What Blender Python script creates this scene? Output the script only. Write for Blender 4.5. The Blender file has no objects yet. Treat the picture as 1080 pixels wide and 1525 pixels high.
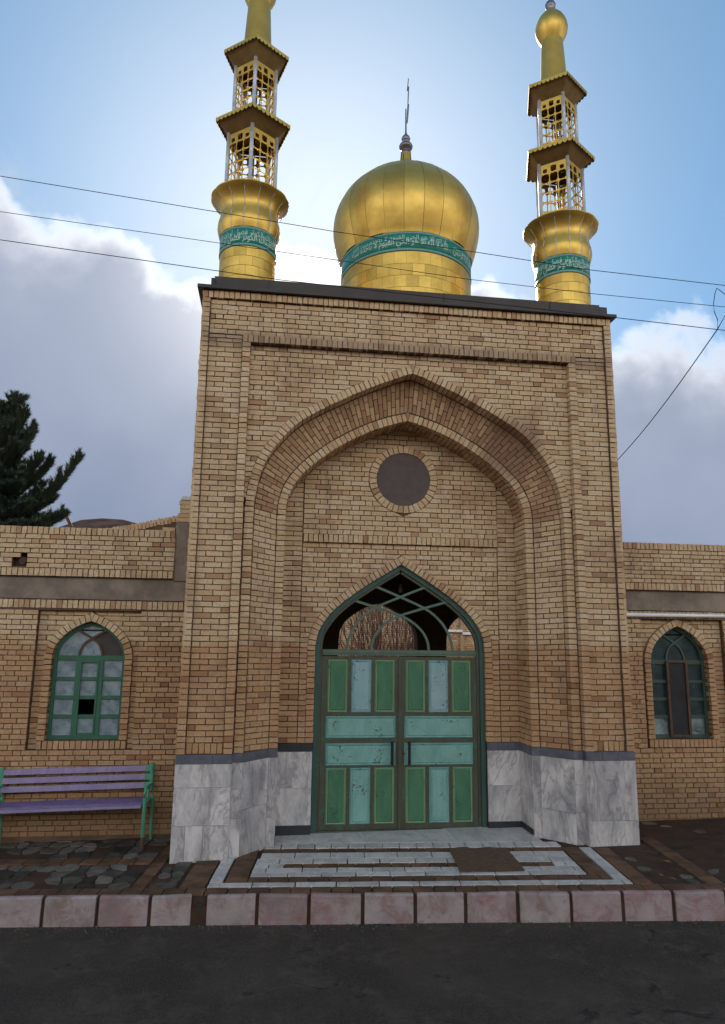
import bpy, math, random
from mathutils import Vector, Matrix

random.seed(11)
R = math.radians
S = bpy.context.scene
COL = S.collection

# ------------------------------------------------------------------ camera
F_PX, W_PX = 1037.35, 1080.0
YAW, PITCH, ROLL = 0.1253, 0.1862, 0.0128
CAM = Vector((-1.7447, -8.5675, 2.3857))
_f = Vector((math.sin(YAW) * math.cos(PITCH), math.cos(YAW) * math.cos(PITCH), math.sin(PITCH)))
_r = Vector((math.cos(YAW), -math.sin(YAW), 0))
_u = _r.cross(_f)
_r2 = _r * math.cos(ROLL) + _u * math.sin(ROLL)
_u2 = -_r * math.sin(ROLL) + _u * math.cos(ROLL)
cd = bpy.data.cameras.new('camera')
cam = bpy.data.objects.new('camera', cd)
COL.objects.link(cam)
cd.sensor_fit = 'HORIZONTAL'
cd.sensor_width = 36
cd.lens = 36 * F_PX / W_PX
cd.clip_end = 3000
cam.matrix_world = Matrix(((_r2.x, _u2.x, -_f.x, CAM.x), (_r2.y, _u2.y, -_f.y, CAM.y), (_r2.z, _u2.z, -_f.z, CAM.z), (0, 0, 0, 1)))
S.camera = cam


def ray(px, py):
    return _f + _r2 * ((px - 540) / F_PX) - _u2 * ((py - 762.5) / F_PX)


def at_y(px, py, y):
    d = ray(px, py)
    return CAM + d * ((y - CAM.y) / d.y)


# ------------------------------------------------------------------ world, sun, exposure
SUN_EL, SUN_AZ = R(30.5), R(2.7)          # azimuth from +Y towards +X
SUN_DIR = Vector((math.sin(SUN_AZ) * math.cos(SUN_EL), math.cos(SUN_AZ) * math.cos(SUN_EL), math.sin(SUN_EL)))
S.view_settings.view_transform = 'Standard'
S.view_settings.look = 'None'
S.view_settings.gamma = 1
S.view_settings.use_curve_mapping = False
S.view_settings.exposure = 1.35

wd = bpy.data.worlds.new('World')
S.world = wd
wd.use_nodes = True
WN, WL = wd.node_tree.nodes, wd.node_tree.links
WN.clear()


class NT:
    """tiny node helper"""
    def __init__(s, nodes, links):
        s.n, s.l = nodes, links

    def node(s, typ, **kw):
        n = s.n.new(typ)
        for k, v in kw.items():
            setattr(n, k, v)
        return n

    def put(s, sock, v):
        if hasattr(v, 'is_linked'):
            s.l.new(v, sock)
        elif v is not None:
            sock.default_value = v

    def math(s, op, a, b=None, c=None, clamp=False):
        n = s.node('ShaderNodeMath', operation=op, use_clamp=clamp)
        for i, v in enumerate((a, b, c)):
            if v is not None:
                s.put(n.inputs[i], v)
        return n.outputs[0]

    def sstep(s, v, a, b):
        n = s.node('ShaderNodeMapRange', interpolation_type='SMOOTHSTEP')
        s.put(n.inputs[0], v)
        n.inputs[1].default_value = a
        n.inputs[2].default_value = b
        return n.outputs[0]

    def mix(s, fac, a, b, mode='MIX'):
        n = s.node('ShaderNodeMix', data_type='RGBA', blend_type=mode)
        s.put(n.inputs[0], fac)
        for sock, v in ((n.inputs[6], a), (n.inputs[7], b)):
            if isinstance(v, tuple) and len(v) == 3:
                v = v + (1,)
            s.put(sock, v)
        return n.outputs[2]

    def noise(s, vec, scale, detail=4, rough=0.55, dist=0.0, out=0):
        n = s.node('ShaderNodeTexNoise')
        if vec is not None:
            s.l.new(vec, n.inputs['Vector'])
        n.inputs['Scale'].default_value = scale
        n.inputs['Detail'].default_value = detail
        n.inputs['Roughness'].default_value = rough
        n.inputs['Distortion'].default_value = dist
        return n.outputs[out]

    def ramp(s, fac, stops):
        n = s.node('ShaderNodeValToRGB')
        s.put(n.inputs[0], fac)
        e = n.color_ramp.elements
        while len(e) < len(stops):
            e.new(0.5)
        for el, (p, c) in zip(e, stops):
            el.position = p
            el.color = c if len(c) == 4 else tuple(c) + (1,)
        return n.outputs[0]


def world():
    t = NT(WN, WL)
    out = t.node('ShaderNodeOutputWorld')
    bg = t.node('ShaderNodeBackground')
    bg.inputs['Strength'].default_value = 0.088
    WL.new(bg.outputs[0], out.inputs[0])
    sky = t.node('ShaderNodeTexSky', sky_type='NISHITA', sun_disc=False, sun_elevation=SUN_EL, sun_rotation=SUN_AZ,
                 altitude=1800, air_density=1.0, dust_density=0.25, ozone_density=1.3)
    tc = t.node('ShaderNodeTexCoord')
    d = tc.outputs['Generated']
    sep = t.node('ShaderNodeSeparateXYZ')
    WL.new(d, sep.inputs[0])
    el = t.math('MULTIPLY', t.math('ARCSINE', sep.outputs[2]), 180 / math.pi)
    az = t.math('ARCTAN2', sep.outputs[0], sep.outputs[1])
    azn = t.math('ADD', t.math('DIVIDE', az, 2 * math.pi), 0.5)
    fc = t.node('ShaderNodeFloatCurve')
    WL.new(azn, fc.inputs['Value'])
    cm = fc.mapping
    cu = cm.curves[0]
    pts = [(-180, 27), (-90, 28), (-45, 28), (-25, 30.5), (-20, 30), (-15, 31.5), (-11, 30), (-5, 28.5), (2, 31), (10, 31), (17, 28), (24, 24.5), (29, 23), (37, 21.5), (60, 25), (110, 28), (180, 27)]
    cu.points[0].location = ((pts[0][0] + 180) / 360, pts[0][1] / 45)
    cu.points[1].location = (1, pts[-1][1] / 45)
    for a, v in pts[1:-1]:
        cu.points.new((a + 180) / 360, v / 45)
    cm.update()
    thr = t.math('MULTIPLY', fc.outputs[0], 45)
    n1 = t.noise(d, 7.0, 8, 0.52, 0.1)
    n2 = t.noise(d, 2.2, 4, 0.5)
    nn = t.math('MULTIPLY', t.math('SUBTRACT', n1, 0.5), 16)
    depth = t.math('SUBTRACT', t.math('ADD', thr, nn), el)          # degrees inside the cloud bank
    mask = t.sstep(depth, -0.9, 1.7)
    dot = t.node('ShaderNodeVectorMath', operation='DOT_PRODUCT')
    WL.new(d, dot.inputs[0])
    dot.inputs[1].default_value = SUN_DIR
    c = dot.outputs['Value']
    gam = t.math('MULTIPLY', t.math('ARCCOSINE', t.math('MINIMUM', c, 0.99999)), 180 / math.pi)
    rim = t.math('MULTIPLY', t.math('POWER', 2.718, t.math('MULTIPLY', t.math('MAXIMUM', depth, 0.0), -0.6)), t.sstep(gam, 70, 8))
    core = t.math('POWER', 2.718, t.math('MULTIPLY', t.math('POWER', t.math('DIVIDE', gam, 10.0), 2.0), -1.0))
    front = t.sstep(gam, 50, 150)                                   # clouds facing the sun are white all over
    lit = t.math('MAXIMUM', rim, core, clamp=True)
    body = t.mix(t.sstep(n2, 0.35, 0.65), (1.15, 1.4, 2.0), (1.65, 1.9, 2.5))
    cloud = t.mix(lit, body, (7.0, 7.0, 7.0))
    cloud = t.mix(front, cloud, (14.5, 13.9, 13.2))
    # thin high veil of cloud brightening round the sun
    veil = t.math('MULTIPLY', t.math('POWER', 2.718, t.math('MULTIPLY', t.math('POWER', t.math('DIVIDE', gam, 18.0), 2.0), -1.0)), 0.72)
    gain = t.mix(0.45, t.mix(1.0, sky.outputs[0], (0.60, 0.76, 0.82), 'MULTIPLY'), (0.95, 1.9, 2.75))
    blue = t.mix(veil, gain, (5.2, 5.5, 5.8))
    wisp = t.math('MULTIPLY', t.sstep(t.noise(d, 5.0, 6, 0.65, 1.2), 0.5, 0.75), t.math('MULTIPLY', t.sstep(depth, -14, -1), 0.55))
    blue = t.mix(wisp, blue, (3.0, 3.3, 3.7))
    colr = t.mix(mask, blue, cloud)
    WL.new(colr, bg.inputs['Color'])


world()
sl = bpy.data.lights.new('sun', 'SUN')
sl.energy = 3.6
sl.angle = R(2.5)
sl.color = (1.0, 0.95, 0.86)
so = bpy.data.objects.new('sun', sl)
COL.objects.link(so)
so.rotation_euler = (-SUN_DIR).to_track_quat('-Z', 'Y').to_euler()
so.location = (0, 30, 30)

# ------------------------------------------------------------------ materials
MATS = {}


def new_mat(name):
    m = bpy.data.materials.new(name)
    m.use_nodes = True
    t = NT(m.node_tree.nodes, m.node_tree.links)
    b = t.n['Principled BSDF']
    MATS[name] = m
    geo = t.node('ShaderNodeNewGeometry')
    return m, t, b, geo.outputs['Position']


def bump(t, b, height, strength=0.4, dist=0.01):
    n = t.node('ShaderNodeBump')
    n.inputs['Strength'].default_value = strength
    n.inputs['Distance'].default_value = dist
    t.l.new(height, n.inputs['Height'])
    t.l.new(n.outputs[0], b.inputs['Normal'])


def simple(name, c, rough=0.8, metal=0.0, var=0.25, scale=12, bmp=0.15, c2=None, obj_var=0.0):
    m, t, b, p = new_mat(name)
    n = t.noise(p, scale, 6, 0.6)
    c2 = c2 or tuple(v * (1 - var) for v in c)
    col = t.mix(t.sstep(n, 0.3, 0.7), c, c2)
    if obj_var:
        oi = t.node('ShaderNodeObjectInfo')
        k = t.math('ADD', t.math('MULTIPLY', oi.outputs['Random'], obj_var), 1 - obj_var / 2)
        cc = t.node('ShaderNodeCombineXYZ')
        for i in range(3):
            t.l.new(k, cc.inputs[i])
        col = t.mix(1.0, col, cc.outputs[0], 'MULTIPLY')
    t.l.new(col, b.inputs['Base Color'])
    b.inputs['Roughness'].default_value = rough
    b.inputs['Metallic'].default_value = metal
    if bmp:
        bump(t, b, t.noise(p, scale * 5, 5, 0.65), bmp, 0.006)
    return m


def brick_mat():
    m, t, b, p = new_mat('yellow_brick')
    at = t.node('ShaderNodeAttribute', attribute_name='rnd')
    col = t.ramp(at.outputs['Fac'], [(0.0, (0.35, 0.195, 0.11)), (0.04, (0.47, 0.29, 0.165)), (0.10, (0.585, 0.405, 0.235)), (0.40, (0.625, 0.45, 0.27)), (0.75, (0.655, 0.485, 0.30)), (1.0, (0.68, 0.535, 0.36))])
    fine = t.noise(p, 45, 6, 0.7)
    col = t.mix(t.sstep(fine, 0.42, 0.75), col, (0.40, 0.26, 0.16))
    sep = t.node('ShaderNodeSeparateXYZ')
    t.l.new(p, sep.inputs[0])
    big = t.noise(p, 1.3, 5, 0.6)
    # tide mark: the lower courses are soaked and browner up to about 2.4 m
    zz = t.math('ADD', sep.outputs[2], t.math('MULTIPLY', big, 0.35))
    low = t.math('MULTIPLY', t.sstep(zz, 2.62, 2.46), 0.62)
    col = t.mix(low, col, t.mix(1.0, col, (0.70, 0.50, 0.37), 'MULTIPLY'))
    damp = t.math('MULTIPLY', t.sstep(zz, 0.95, 0.3), 0.55)
    col = t.mix(damp, col, (0.15, 0.105, 0.05))
    # rusty and sooty blotches
    blot = t.math('MULTIPLY', t.sstep(t.noise(p, 1.6, 6, 0.62, 0.6), 0.5, 0.72), 0.6)
    col = t.mix(blot, col, (0.33, 0.185, 0.11))
    ds = t.node('ShaderNodeVectorMath', operation='DISTANCE')
    t.l.new(p, ds.inputs[0])
    ds.inputs[1].default_value = (1.33, 0.25, 4.98)
    leak = t.math('MULTIPLY', t.sstep(t.math('ADD', ds.outputs['Value'], t.math('MULTIPLY', t.noise(p, 3.0, 5, 0.6), 0.5)), 0.86, 0.5), 0.75)
    col = t.mix(leak, col, (0.24, 0.135, 0.09))
    grey = t.math('MULTIPLY', t.sstep(t.noise(p, 3.3, 6, 0.65, 0.3), 0.58, 0.75), 0.4)
    col = t.mix(grey, col, (0.27, 0.22, 0.18))
    t.l.new(col, b.inputs['Base Color'])
    b.inputs['Roughness'].default_value = 0.92
    b.inputs['Specular IOR Level'].default_value = 0.25
    zs_ = t.math('ADD', sep.outputs[2], t.math('MULTIPLY', t.math('SUBTRACT', t.noise(p, 5, 6, 0.7), 0.5), 0.30))
    soot = t.math('MULTIPLY', t.math('MULTIPLY', t.sstep(zs_, 6.06, 6.2), t.sstep(zs_, 6.40, 6.28)), 0.5)
    col = t.mix(soot, col, (0.20, 0.135, 0.10))
    mp = t.node('ShaderNodeMapping')
    t.l.new(p, mp.inputs[0])
    mp.inputs['Scale'].default_value = (1, 1, 0.10)
    streak = t.math('MULTIPLY', t.sstep(t.noise(mp.outputs[0], 6, 6, 0.65, 0.3), 0.54, 0.74), 0.42)
    col = t.mix(streak, col, (0.27, 0.19, 0.135))
    smear = t.math('MULTIPLY', t.sstep(t.noise(p, 14, 7, 0.75, 0.5), 0.6, 0.72), 0.5)
    col = t.mix(smear, col, (0.22, 0.155, 0.115))
    t.l.new(col, b.inputs['Base Color'])
    bump(t, b, t.noise(p, 90, 7, 0.75), 0.6, 0.008)
    return m


def marble_mat(name, c0, c1, vein, scale=3.0):
    m, t, b, p = new_mat(name)
    oi = t.node('ShaderNodeObjectInfo')
    off = t.node('ShaderNodeVectorMath', operation='MULTIPLY_ADD')
    cc = t.node('ShaderNodeCombineXYZ')
    for i in range(3):
        t.l.new(oi.outputs['Random'], cc.inputs[i])
    t.l.new(cc.outputs[0], off.inputs[0])
    off.inputs[1].default_value = (31, 17, 23)
    t.l.new(p, off.inputs[2])
    v = off.outputs[0]
    mp = t.node('ShaderNodeMapping')
    t.l.new(v, mp.inputs[0])
    mp.inputs['Rotation'].default_value = (0.3, 0.95, 0.2)
    mp.inputs['Scale'].default_value = (2.0, 1, 0.75)
    n = t.noise(mp.outputs[0], scale * .55, 8, 0.62, 0.7)
    col = t.mix(t.sstep(t.math('ADD', t.math('MULTIPLY', n, .72), t.math('MULTIPLY', t.noise(mp.outputs[0], scale * 3.5, 6, 0.7, 1.0), .28)), 0.36, 0.64), c0, c1)
    w = t.math('ABSOLUTE', t.math('SUBTRACT', t.noise(mp.outputs[0], scale * .42, 6, 0.62, 0.9), 0.5))
    col = t.mix(t.math('MULTIPLY', t.sstep(w, 0.03, 0.0), 0.45), col, vein)
    rust = t.math('MULTIPLY', t.sstep(t.noise(v, 1.7, 6, 0.7, 0.8), 0.64, 0.72), 0.45)
    col = t.mix(rust, col, (0.30, 0.20, 0.16))
    k = t.math('ADD', t.math('MULTIPLY', oi.outputs['Random'], 0.22), 0.86)
    kk = t.node('ShaderNodeCombineXYZ')
    for i in range(3):
        t.l.new(k, kk.inputs[i])
    col = t.mix(1.0, col, kk.outputs[0], 'MULTIPLY')
    t.l.new(col, b.inputs['Base Color'])
    b.inputs['Roughness'].default_value = 0.5
    bump(t, b, t.noise(p, 60, 5, 0.6), 0.12, 0.004)
    return m


def paint_mat(name, c, c2, chip=(0.06, 0.045, 0.03), amount=0.64, scale=9):
    m, t, b, p = new_mat(name)
    oi = t.node('ShaderNodeObjectInfo')
    off = t.node('ShaderNodeVectorMath', operation='ADD')
    cc = t.node('ShaderNodeCombineXYZ')
    t.l.new(t.math('MULTIPLY', oi.outputs['Random'], 40), cc.inputs[0])
    t.l.new(t.math('MULTIPLY', oi.outputs['Random'], 23), cc.inputs[2])
    t.l.new(p, off.inputs[0])
    t.l.new(cc.outputs[0], off.inputs[1])
    v = off.outputs[0]
    mp = t.node('ShaderNodeMapping')
    t.l.new(v, mp.inputs[0])
    mp.inputs['Scale'].default_value = (1.6, 1, 0.55)
    col = t.mix(t.sstep(t.noise(mp.outputs[0], 5, 6, 0.65, 0.5), 0.3, 0.7), c, c2)
    ch = t.sstep(t.math('ADD', t.math('MULTIPLY', t.noise(v, scale * 4, 5, 0.75), 0.55), t.math('MULTIPLY', t.noise(v, scale * 0.5, 3, 0.6), 0.45)), amount, amount + 0.02)
    col = t.mix(ch, col, chip)
    grime = t.math('MULTIPLY', t.sstep(t.noise(v, 2.4, 7, 0.7, 0.5), 0.45, 0.72), 0.38)
    col = t.mix(grime, col, tuple(x * .45 + y * .3 for x, y in zip(c, chip)))
    t.l.new(col, b.inputs['Base Color'])
    b.inputs['Roughness'].default_value = 0.55
    bump(t, b, ch, -0.25, 0.003)
    return m


def kerb_mat():
    m, t, b, p = new_mat('faded_pink_kerb')
    oi = t.node('ShaderNodeObjectInfo')
    off = t.node('ShaderNodeVectorMath', operation='MULTIPLY_ADD')
    cc = t.node('ShaderNodeCombineXYZ')
    for i in range(3):
        t.l.new(oi.outputs['Random'], cc.inputs[i])
    t.l.new(cc.outputs[0], off.inputs[0])
    off.inputs[1].default_value = (19, 7, 13)
    t.l.new(p, off.inputs[2])
    v = off.outputs[0]
    col = t.mix(t.sstep(t.noise(v, 3.2, 6, 0.65, 0.4), 0.32, 0.66), (0.31, 0.205, 0.215), (0.38, 0.315, 0.31))
    col = t.mix(t.math('MULTIPLY', t.sstep(oi.outputs['Random'], 0.3, 1.0), 0.45), col, (0.40, 0.37, 0.36))
    rust = t.math('MULTIPLY', t.sstep(t.noise(v, 5.5, 7, 0.72, 0.8), 0.42, 0.68), 0.75)
    col = t.mix(rust, col, (0.24, 0.115, 0.095))
    speck = t.math('MULTIPLY', t.sstep(t.noise(v, 45, 5, 0.7), 0.60, 0.72), 0.55)
    col = t.mix(speck, col, (0.14, 0.095, 0.085))
    mud = t.math('MULTIPLY', t.sstep(t.noise(v, 2.0, 7, 0.7, 0.3), 0.44, 0.70), 0.62)
    col = t.mix(mud, col, (0.17, 0.14, 0.115))
    t.l.new(col, b.inputs['Base Color'])
    b.inputs['Roughness'].default_value = 0.85
    bump(t, b, t.noise(p, 40, 6, 0.7), 0.5, 0.008)
    return m


def gold_mat():
    m, t, b, p = new_mat('gold_sheet')
    oi = t.node('ShaderNodeObjectInfo')
    n = t.noise(p, 3.5, 5, 0.6)
    col = t.mix(t.sstep(n, 0.3, 0.7), (0.68, 0.465, 0.11), (0.55, 0.36, 0.085))
    k = t.math('ADD', t.math('MULTIPLY', oi.outputs['Random'], 0.34), 0.76)
    kk = t.node('ShaderNodeCombineXYZ')
    for i in range(3):
        t.l.new(k, kk.inputs[i])
    col = t.mix(1.0, col, kk.outputs[0], 'MULTIPLY')
    dirt = t.math('MULTIPLY', t.sstep(t.noise(p, 9, 6, 0.7), 0.55, 0.8), 0.35)
    col = t.mix(dirt, col, (0.34, 0.21, 0.06))
    t.l.new(col, b.inputs['Base Color'])
    b.inputs['Metallic'].default_value = 0.92
    t.l.new(t.math('ADD', t.math('MULTIPLY', n, 0.16), 0.36), b.inputs['Roughness'])
    mp = t.node('ShaderNodeMapping')
    t.l.new(p, mp.inputs[0])
    mp.inputs['Scale'].default_value = (1, 1, 0.12)
    bump(t, b, t.math('ADD', t.noise(mp.outputs[0], 34, 4, 0.6), t.math('MULTIPLY', t.noise(p, 6, 3, 0.5), 1.2)), 0.13, 0.012)
    return m


def asphalt_mat():
    m, t, b, p = new_mat('asphalt')
    col = t.mix(t.sstep(t.noise(p, 1.1, 6, 0.6), 0.3, 0.7), (0.070, 0.054, 0.041), (0.046, 0.036, 0.029))
    vor = t.node('ShaderNodeTexVoronoi')
    t.l.new(p, vor.inputs['Vector'])
    vor.inputs['Scale'].default_value = 70
    grain = t.noise(p, 55, 6, 0.8)
    col = t.mix(t.math('MULTIPLY', t.sstep(grain, 0.5, 0.72), 0.6), col, (0.15, 0.125, 0.10))
    col = t.mix(t.math('MULTIPLY', t.sstep(grain, 0.45, 0.3), 0.6), col, (0.025, 0.02, 0.018))
    col = t.mix(t.math('MULTIPLY', t.sstep(vor.outputs['Distance'], 0.45, 0.1), 0.5), col, (0.12, 0.10, 0.08))
    dust = t.math('MULTIPLY', t.sstep(t.noise(p, 2.6, 9, 0.8, 0.4), 0.48, 0.72), 0.75)
    col = t.mix(dust, col, (0.125, 0.10, 0.077))
    dark = t.math('MULTIPLY', t.sstep(t.noise(p, 2.6, 5, 0.6, 0.8), 0.62, 0.70), 0.7)
    col = t.mix(dark, col, (0.02, 0.018, 0.018))
    t.l.new(col, b.inputs['Base Color'])
    b.inputs['Roughness'].default_value = 0.85
    bump(t, b, vor.outputs['Distance'], 0.6, 0.008)
    return m


def glass_mat(name, c, c2, rough=0.22):
    m, t, b, p = new_mat(name)
    oi = t.node('ShaderNodeObjectInfo')
    off = t.node('ShaderNodeVectorMath', operation='ADD')
    t.l.new(p, off.inputs[0])
    cc = t.node('ShaderNodeCombineXYZ')
    t.l.new(t.math('MULTIPLY', oi.outputs['Random'], 50), cc.inputs[0])
    t.l.new(cc.outputs[0], off.inputs[1])
    n = t.noise(off.outputs[0], 7, 6, 0.62, 0.4)
    t.l.new(t.mix(t.sstep(n, 0.35, 0.68), c, c2), b.inputs['Base Color'])
    t.l.new(t.math('ADD', t.math('MULTIPLY', n, 0.35), rough - 0.1), b.inputs['Roughness'])
    b.inputs['Specular IOR Level'].default_value = 0.7
    return m


BRICK = brick_mat()
MORTAR = simple('mortar', (0.165, 0.107, 0.078), 0.95, var=0.35, scale=6, bmp=0.3)
PLASTER = simple('rough_cement_plaster', (0.32, 0.26, 0.21), 0.95, var=0.45, scale=3, bmp=1.0)
MARBLE = marble_mat('veined_marble', (0.66, 0.625, 0.60), (0.32, 0.305, 0.315), (0.15, 0.125, 0.13))
MARBLE_FLOOR = marble_mat('worn_marble_floor', (0.62, 0.59, 0.56), (0.46, 0.44, 0.42), (0.26, 0.24, 0.22), 4)
SLATE = simple('slate_blue_stone', (0.125, 0.13, 0.16), 0.6, var=0.35, scale=8, obj_var=0.35)
BLACK_STONE = simple('black_stone', (0.03, 0.031, 0.036), 0.5, var=0.3, scale=8)
GOLD = gold_mat()
BRONZE = simple('dull_bronze_sheet', (0.23, 0.14, 0.05), 0.55, 0.6, var=0.3, scale=8, bmp=0.05)
SILVER = simple('galvanised_tube', (0.58, 0.62, 0.68), 0.45, 0.2, var=0.3, scale=10, bmp=0.05)
FASCIA = simple('dark_brown_sheet_metal', (0.045, 0.036, 0.036), 0.5, 0.2, var=0.3, scale=3, bmp=0.1)
BAND_GREEN = simple('green_tile', (0.010, 0.255, 0.185), 0.35, var=0.25, scale=9, bmp=0.0)
BAND_EDGE = simple('pale_turquoise_tile', (0.20, 0.42, 0.40), 0.4, var=0.4, scale=60, bmp=0.0)
LETTER = simple('pale_lettering', (0.62, 0.72, 0.66), 0.5, var=0.1, scale=20, bmp=0.0)
DOOR_FRAME = paint_mat('dark_green_frame_paint', (0.035, 0.095, 0.078), (0.028, 0.07, 0.06), (0.05, 0.035, 0.025), 0.66)
DOOR_STILE = paint_mat('worn_brown_stile', (0.070, 0.078, 0.048), (0.055, 0.050, 0.033), (0.05, 0.115, 0.075), 0.56)
DOOR_GREEN = paint_mat('green_panel_paint', (0.07, 0.20, 0.10), (0.035, 0.14, 0.08), (0.03, 0.028, 0.02), 0.605)
DOOR_PALE = paint_mat('pale_teal_panel_paint', (0.22, 0.43, 0.37), (0.15, 0.34, 0.31), (0.05, 0.045, 0.035), 0.60)
DOOR_BLUE = paint_mat('pale_blue_panel_paint', (0.29, 0.44, 0.46), (0.22, 0.39, 0.40), (0.035, 0.03, 0.025), 0.575)
DOOR_MOULD = paint_mat('green_moulding_paint', (0.22, 0.34, 0.17), (0.17, 0.28, 0.15), (0.05, 0.05, 0.03), 0.60)
FAN_BAR = paint_mat('grey_green_bar_paint', (0.10, 0.165, 0.12), (0.07, 0.12, 0.09), (0.05, 0.04, 0.03), 0.64)
WIN_GREEN = paint_mat('window_green_paint', (0.035, 0.145, 0.085), (0.028, 0.11, 0.07), (0.06, 0.05, 0.04), 0.66)
WIN_TEAL = paint_mat('faded_teal_paint', (0.045, 0.085, 0.07), (0.038, 0.068, 0.058), (0.11, 0.075, 0.05), 0.60)
RUST = simple('rusty_brown_metal', (0.12, 0.065, 0.04), 0.8, 0.0, var=0.4, scale=14)
PANE = glass_mat('dusty_pane', (0.16, 0.225, 0.27), (0.30, 0.37, 0.40))
PANE_DARK = glass_mat('dark_teal_pane', (0.012, 0.035, 0.042), (0.025, 0.055, 0.06), 0.15)
PANE_MIST = glass_mat('misted_pane', (0.03, 0.06, 0.07), (0.30, 0.35, 0.36), 0.25)
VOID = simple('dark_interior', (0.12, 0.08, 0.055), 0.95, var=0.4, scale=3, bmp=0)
SCREEN = simple('dark_mesh_screen', (0.028, 0.026, 0.03), 0.8, var=0.4, scale=5)
BOARD = simple('brown_board', (0.075, 0.06, 0.06), 0.8, var=0.3, scale=8)
DISC = simple('brown_medallion', (0.105, 0.08, 0.075), 0.75, var=0.2, scale=12)
HANDLE = simple('dark_handle_metal', (0.02, 0.024, 0.022), 0.45, 0.5, var=0.2, scale=20, bmp=0)
LAVENDER = paint_mat('lavender_paint', (0.31, 0.255, 0.41), (0.24, 0.19, 0.34), (0.13, 0.09, 0.1), 0.64)
VIOLET = paint_mat('violet_paint', (0.17, 0.12, 0.265), (0.22, 0.165, 0.31), (0.1, 0.07, 0.08), 0.62)
MINT = paint_mat('mint_green_paint', (0.085, 0.33, 0.20), (0.07, 0.27, 0.17), (0.10, 0.06, 0.04), 0.62, 14)
KERB = kerb_mat()
PAVE_BROWN = simple('brown_paving_brick', (0.165, 0.088, 0.05), 0.8, var=0.5, scale=5, bmp=0.4, obj_var=0.5)
PAVE_STONE = simple('grey_flagstone', (0.135, 0.118, 0.098), 0.8, var=0.45, scale=6, bmp=0.4, obj_var=1.4)
SOIL = simple('damp_dark_soil', (0.052, 0.034, 0.025), 0.95, var=0.5, scale=4, bmp=0.9, c2=(0.085, 0.047, 0.03))
DUST = simple('dry_ground', (0.15, 0.12, 0.09), 0.95, var=0.3, scale=0.5, bmp=0.2)
HILL = simple('added_bare_hill', (0.085, 0.068, 0.05), 0.95, var=0.35, scale=0.12, bmp=0.0)  # dark tone of the added slope out of view, dims low light
ASPHALT = asphalt_mat()
MAT = simple('coir_mat', (0.125, 0.072, 0.037), 1.0, var=0.35, scale=20, bmp=1.0)
WHITE_PIPE = simple('white_pipe', (0.86, 0.86, 0.85), 0.4, var=0.1, scale=4, bmp=0.02)
WIRE = simple('black_cable', (0.03, 0.03, 0.042), 1.0, var=0.1, bmp=0)
BARK = simple('pine_bark', (0.06, 0.042, 0.03), 0.95, var=0.3, bmp=0.6)
NEEDLE = simple('pine_needles', (0.046, 0.072, 0.042), 0.8, var=0.45, scale=3.0, bmp=0, c2=(0.026, 0.046, 0.03))
TWIG = simple('bare_purple_twig', (0.165, 0.10, 0.088), 0.9, var=0.35, bmp=0)
SNOW = simple('white_plastic_sheet', (0.62, 0.63, 0.66), 0.5, var=0.2, scale=18, bmp=0.3)
FAR_BRICK = simple('far_courtyard_brick', (0.47, 0.33, 0.20), 0.9, var=0.3, scale=3, bmp=0.2)
GRIT = simple('pale_grit', (0.15, 0.12, 0.09), 0.95, var=0.5, scale=30, bmp=0)
BULB = simple('frosted_glass_bulb', (0.30, 0.32, 0.32), 0.25, var=0.1, bmp=0)
LEAF = simple('fallen_leaf', (0.24, 0.18, 0.07), 0.9, var=0.3, bmp=0)


FAR_HILL = simple('distant_bare_hill', (0.075, 0.052, 0.046), 0.95, var=0.5, scale=0.12, bmp=0.0)
for mm_, sp_ in ((WIRE, 0), (FAR_HILL, 0), (HILL, 0), (DUST, 0), (ASPHALT, .12), (SOIL, .15), (PAVE_BROWN, .25), (PAVE_STONE, .15), (MORTAR, .1), (KERB, .25), (PLASTER, .1)):
    mm_.node_tree.nodes['Principled BSDF'].inputs['Specular IOR Level'].default_value = sp_

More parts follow.
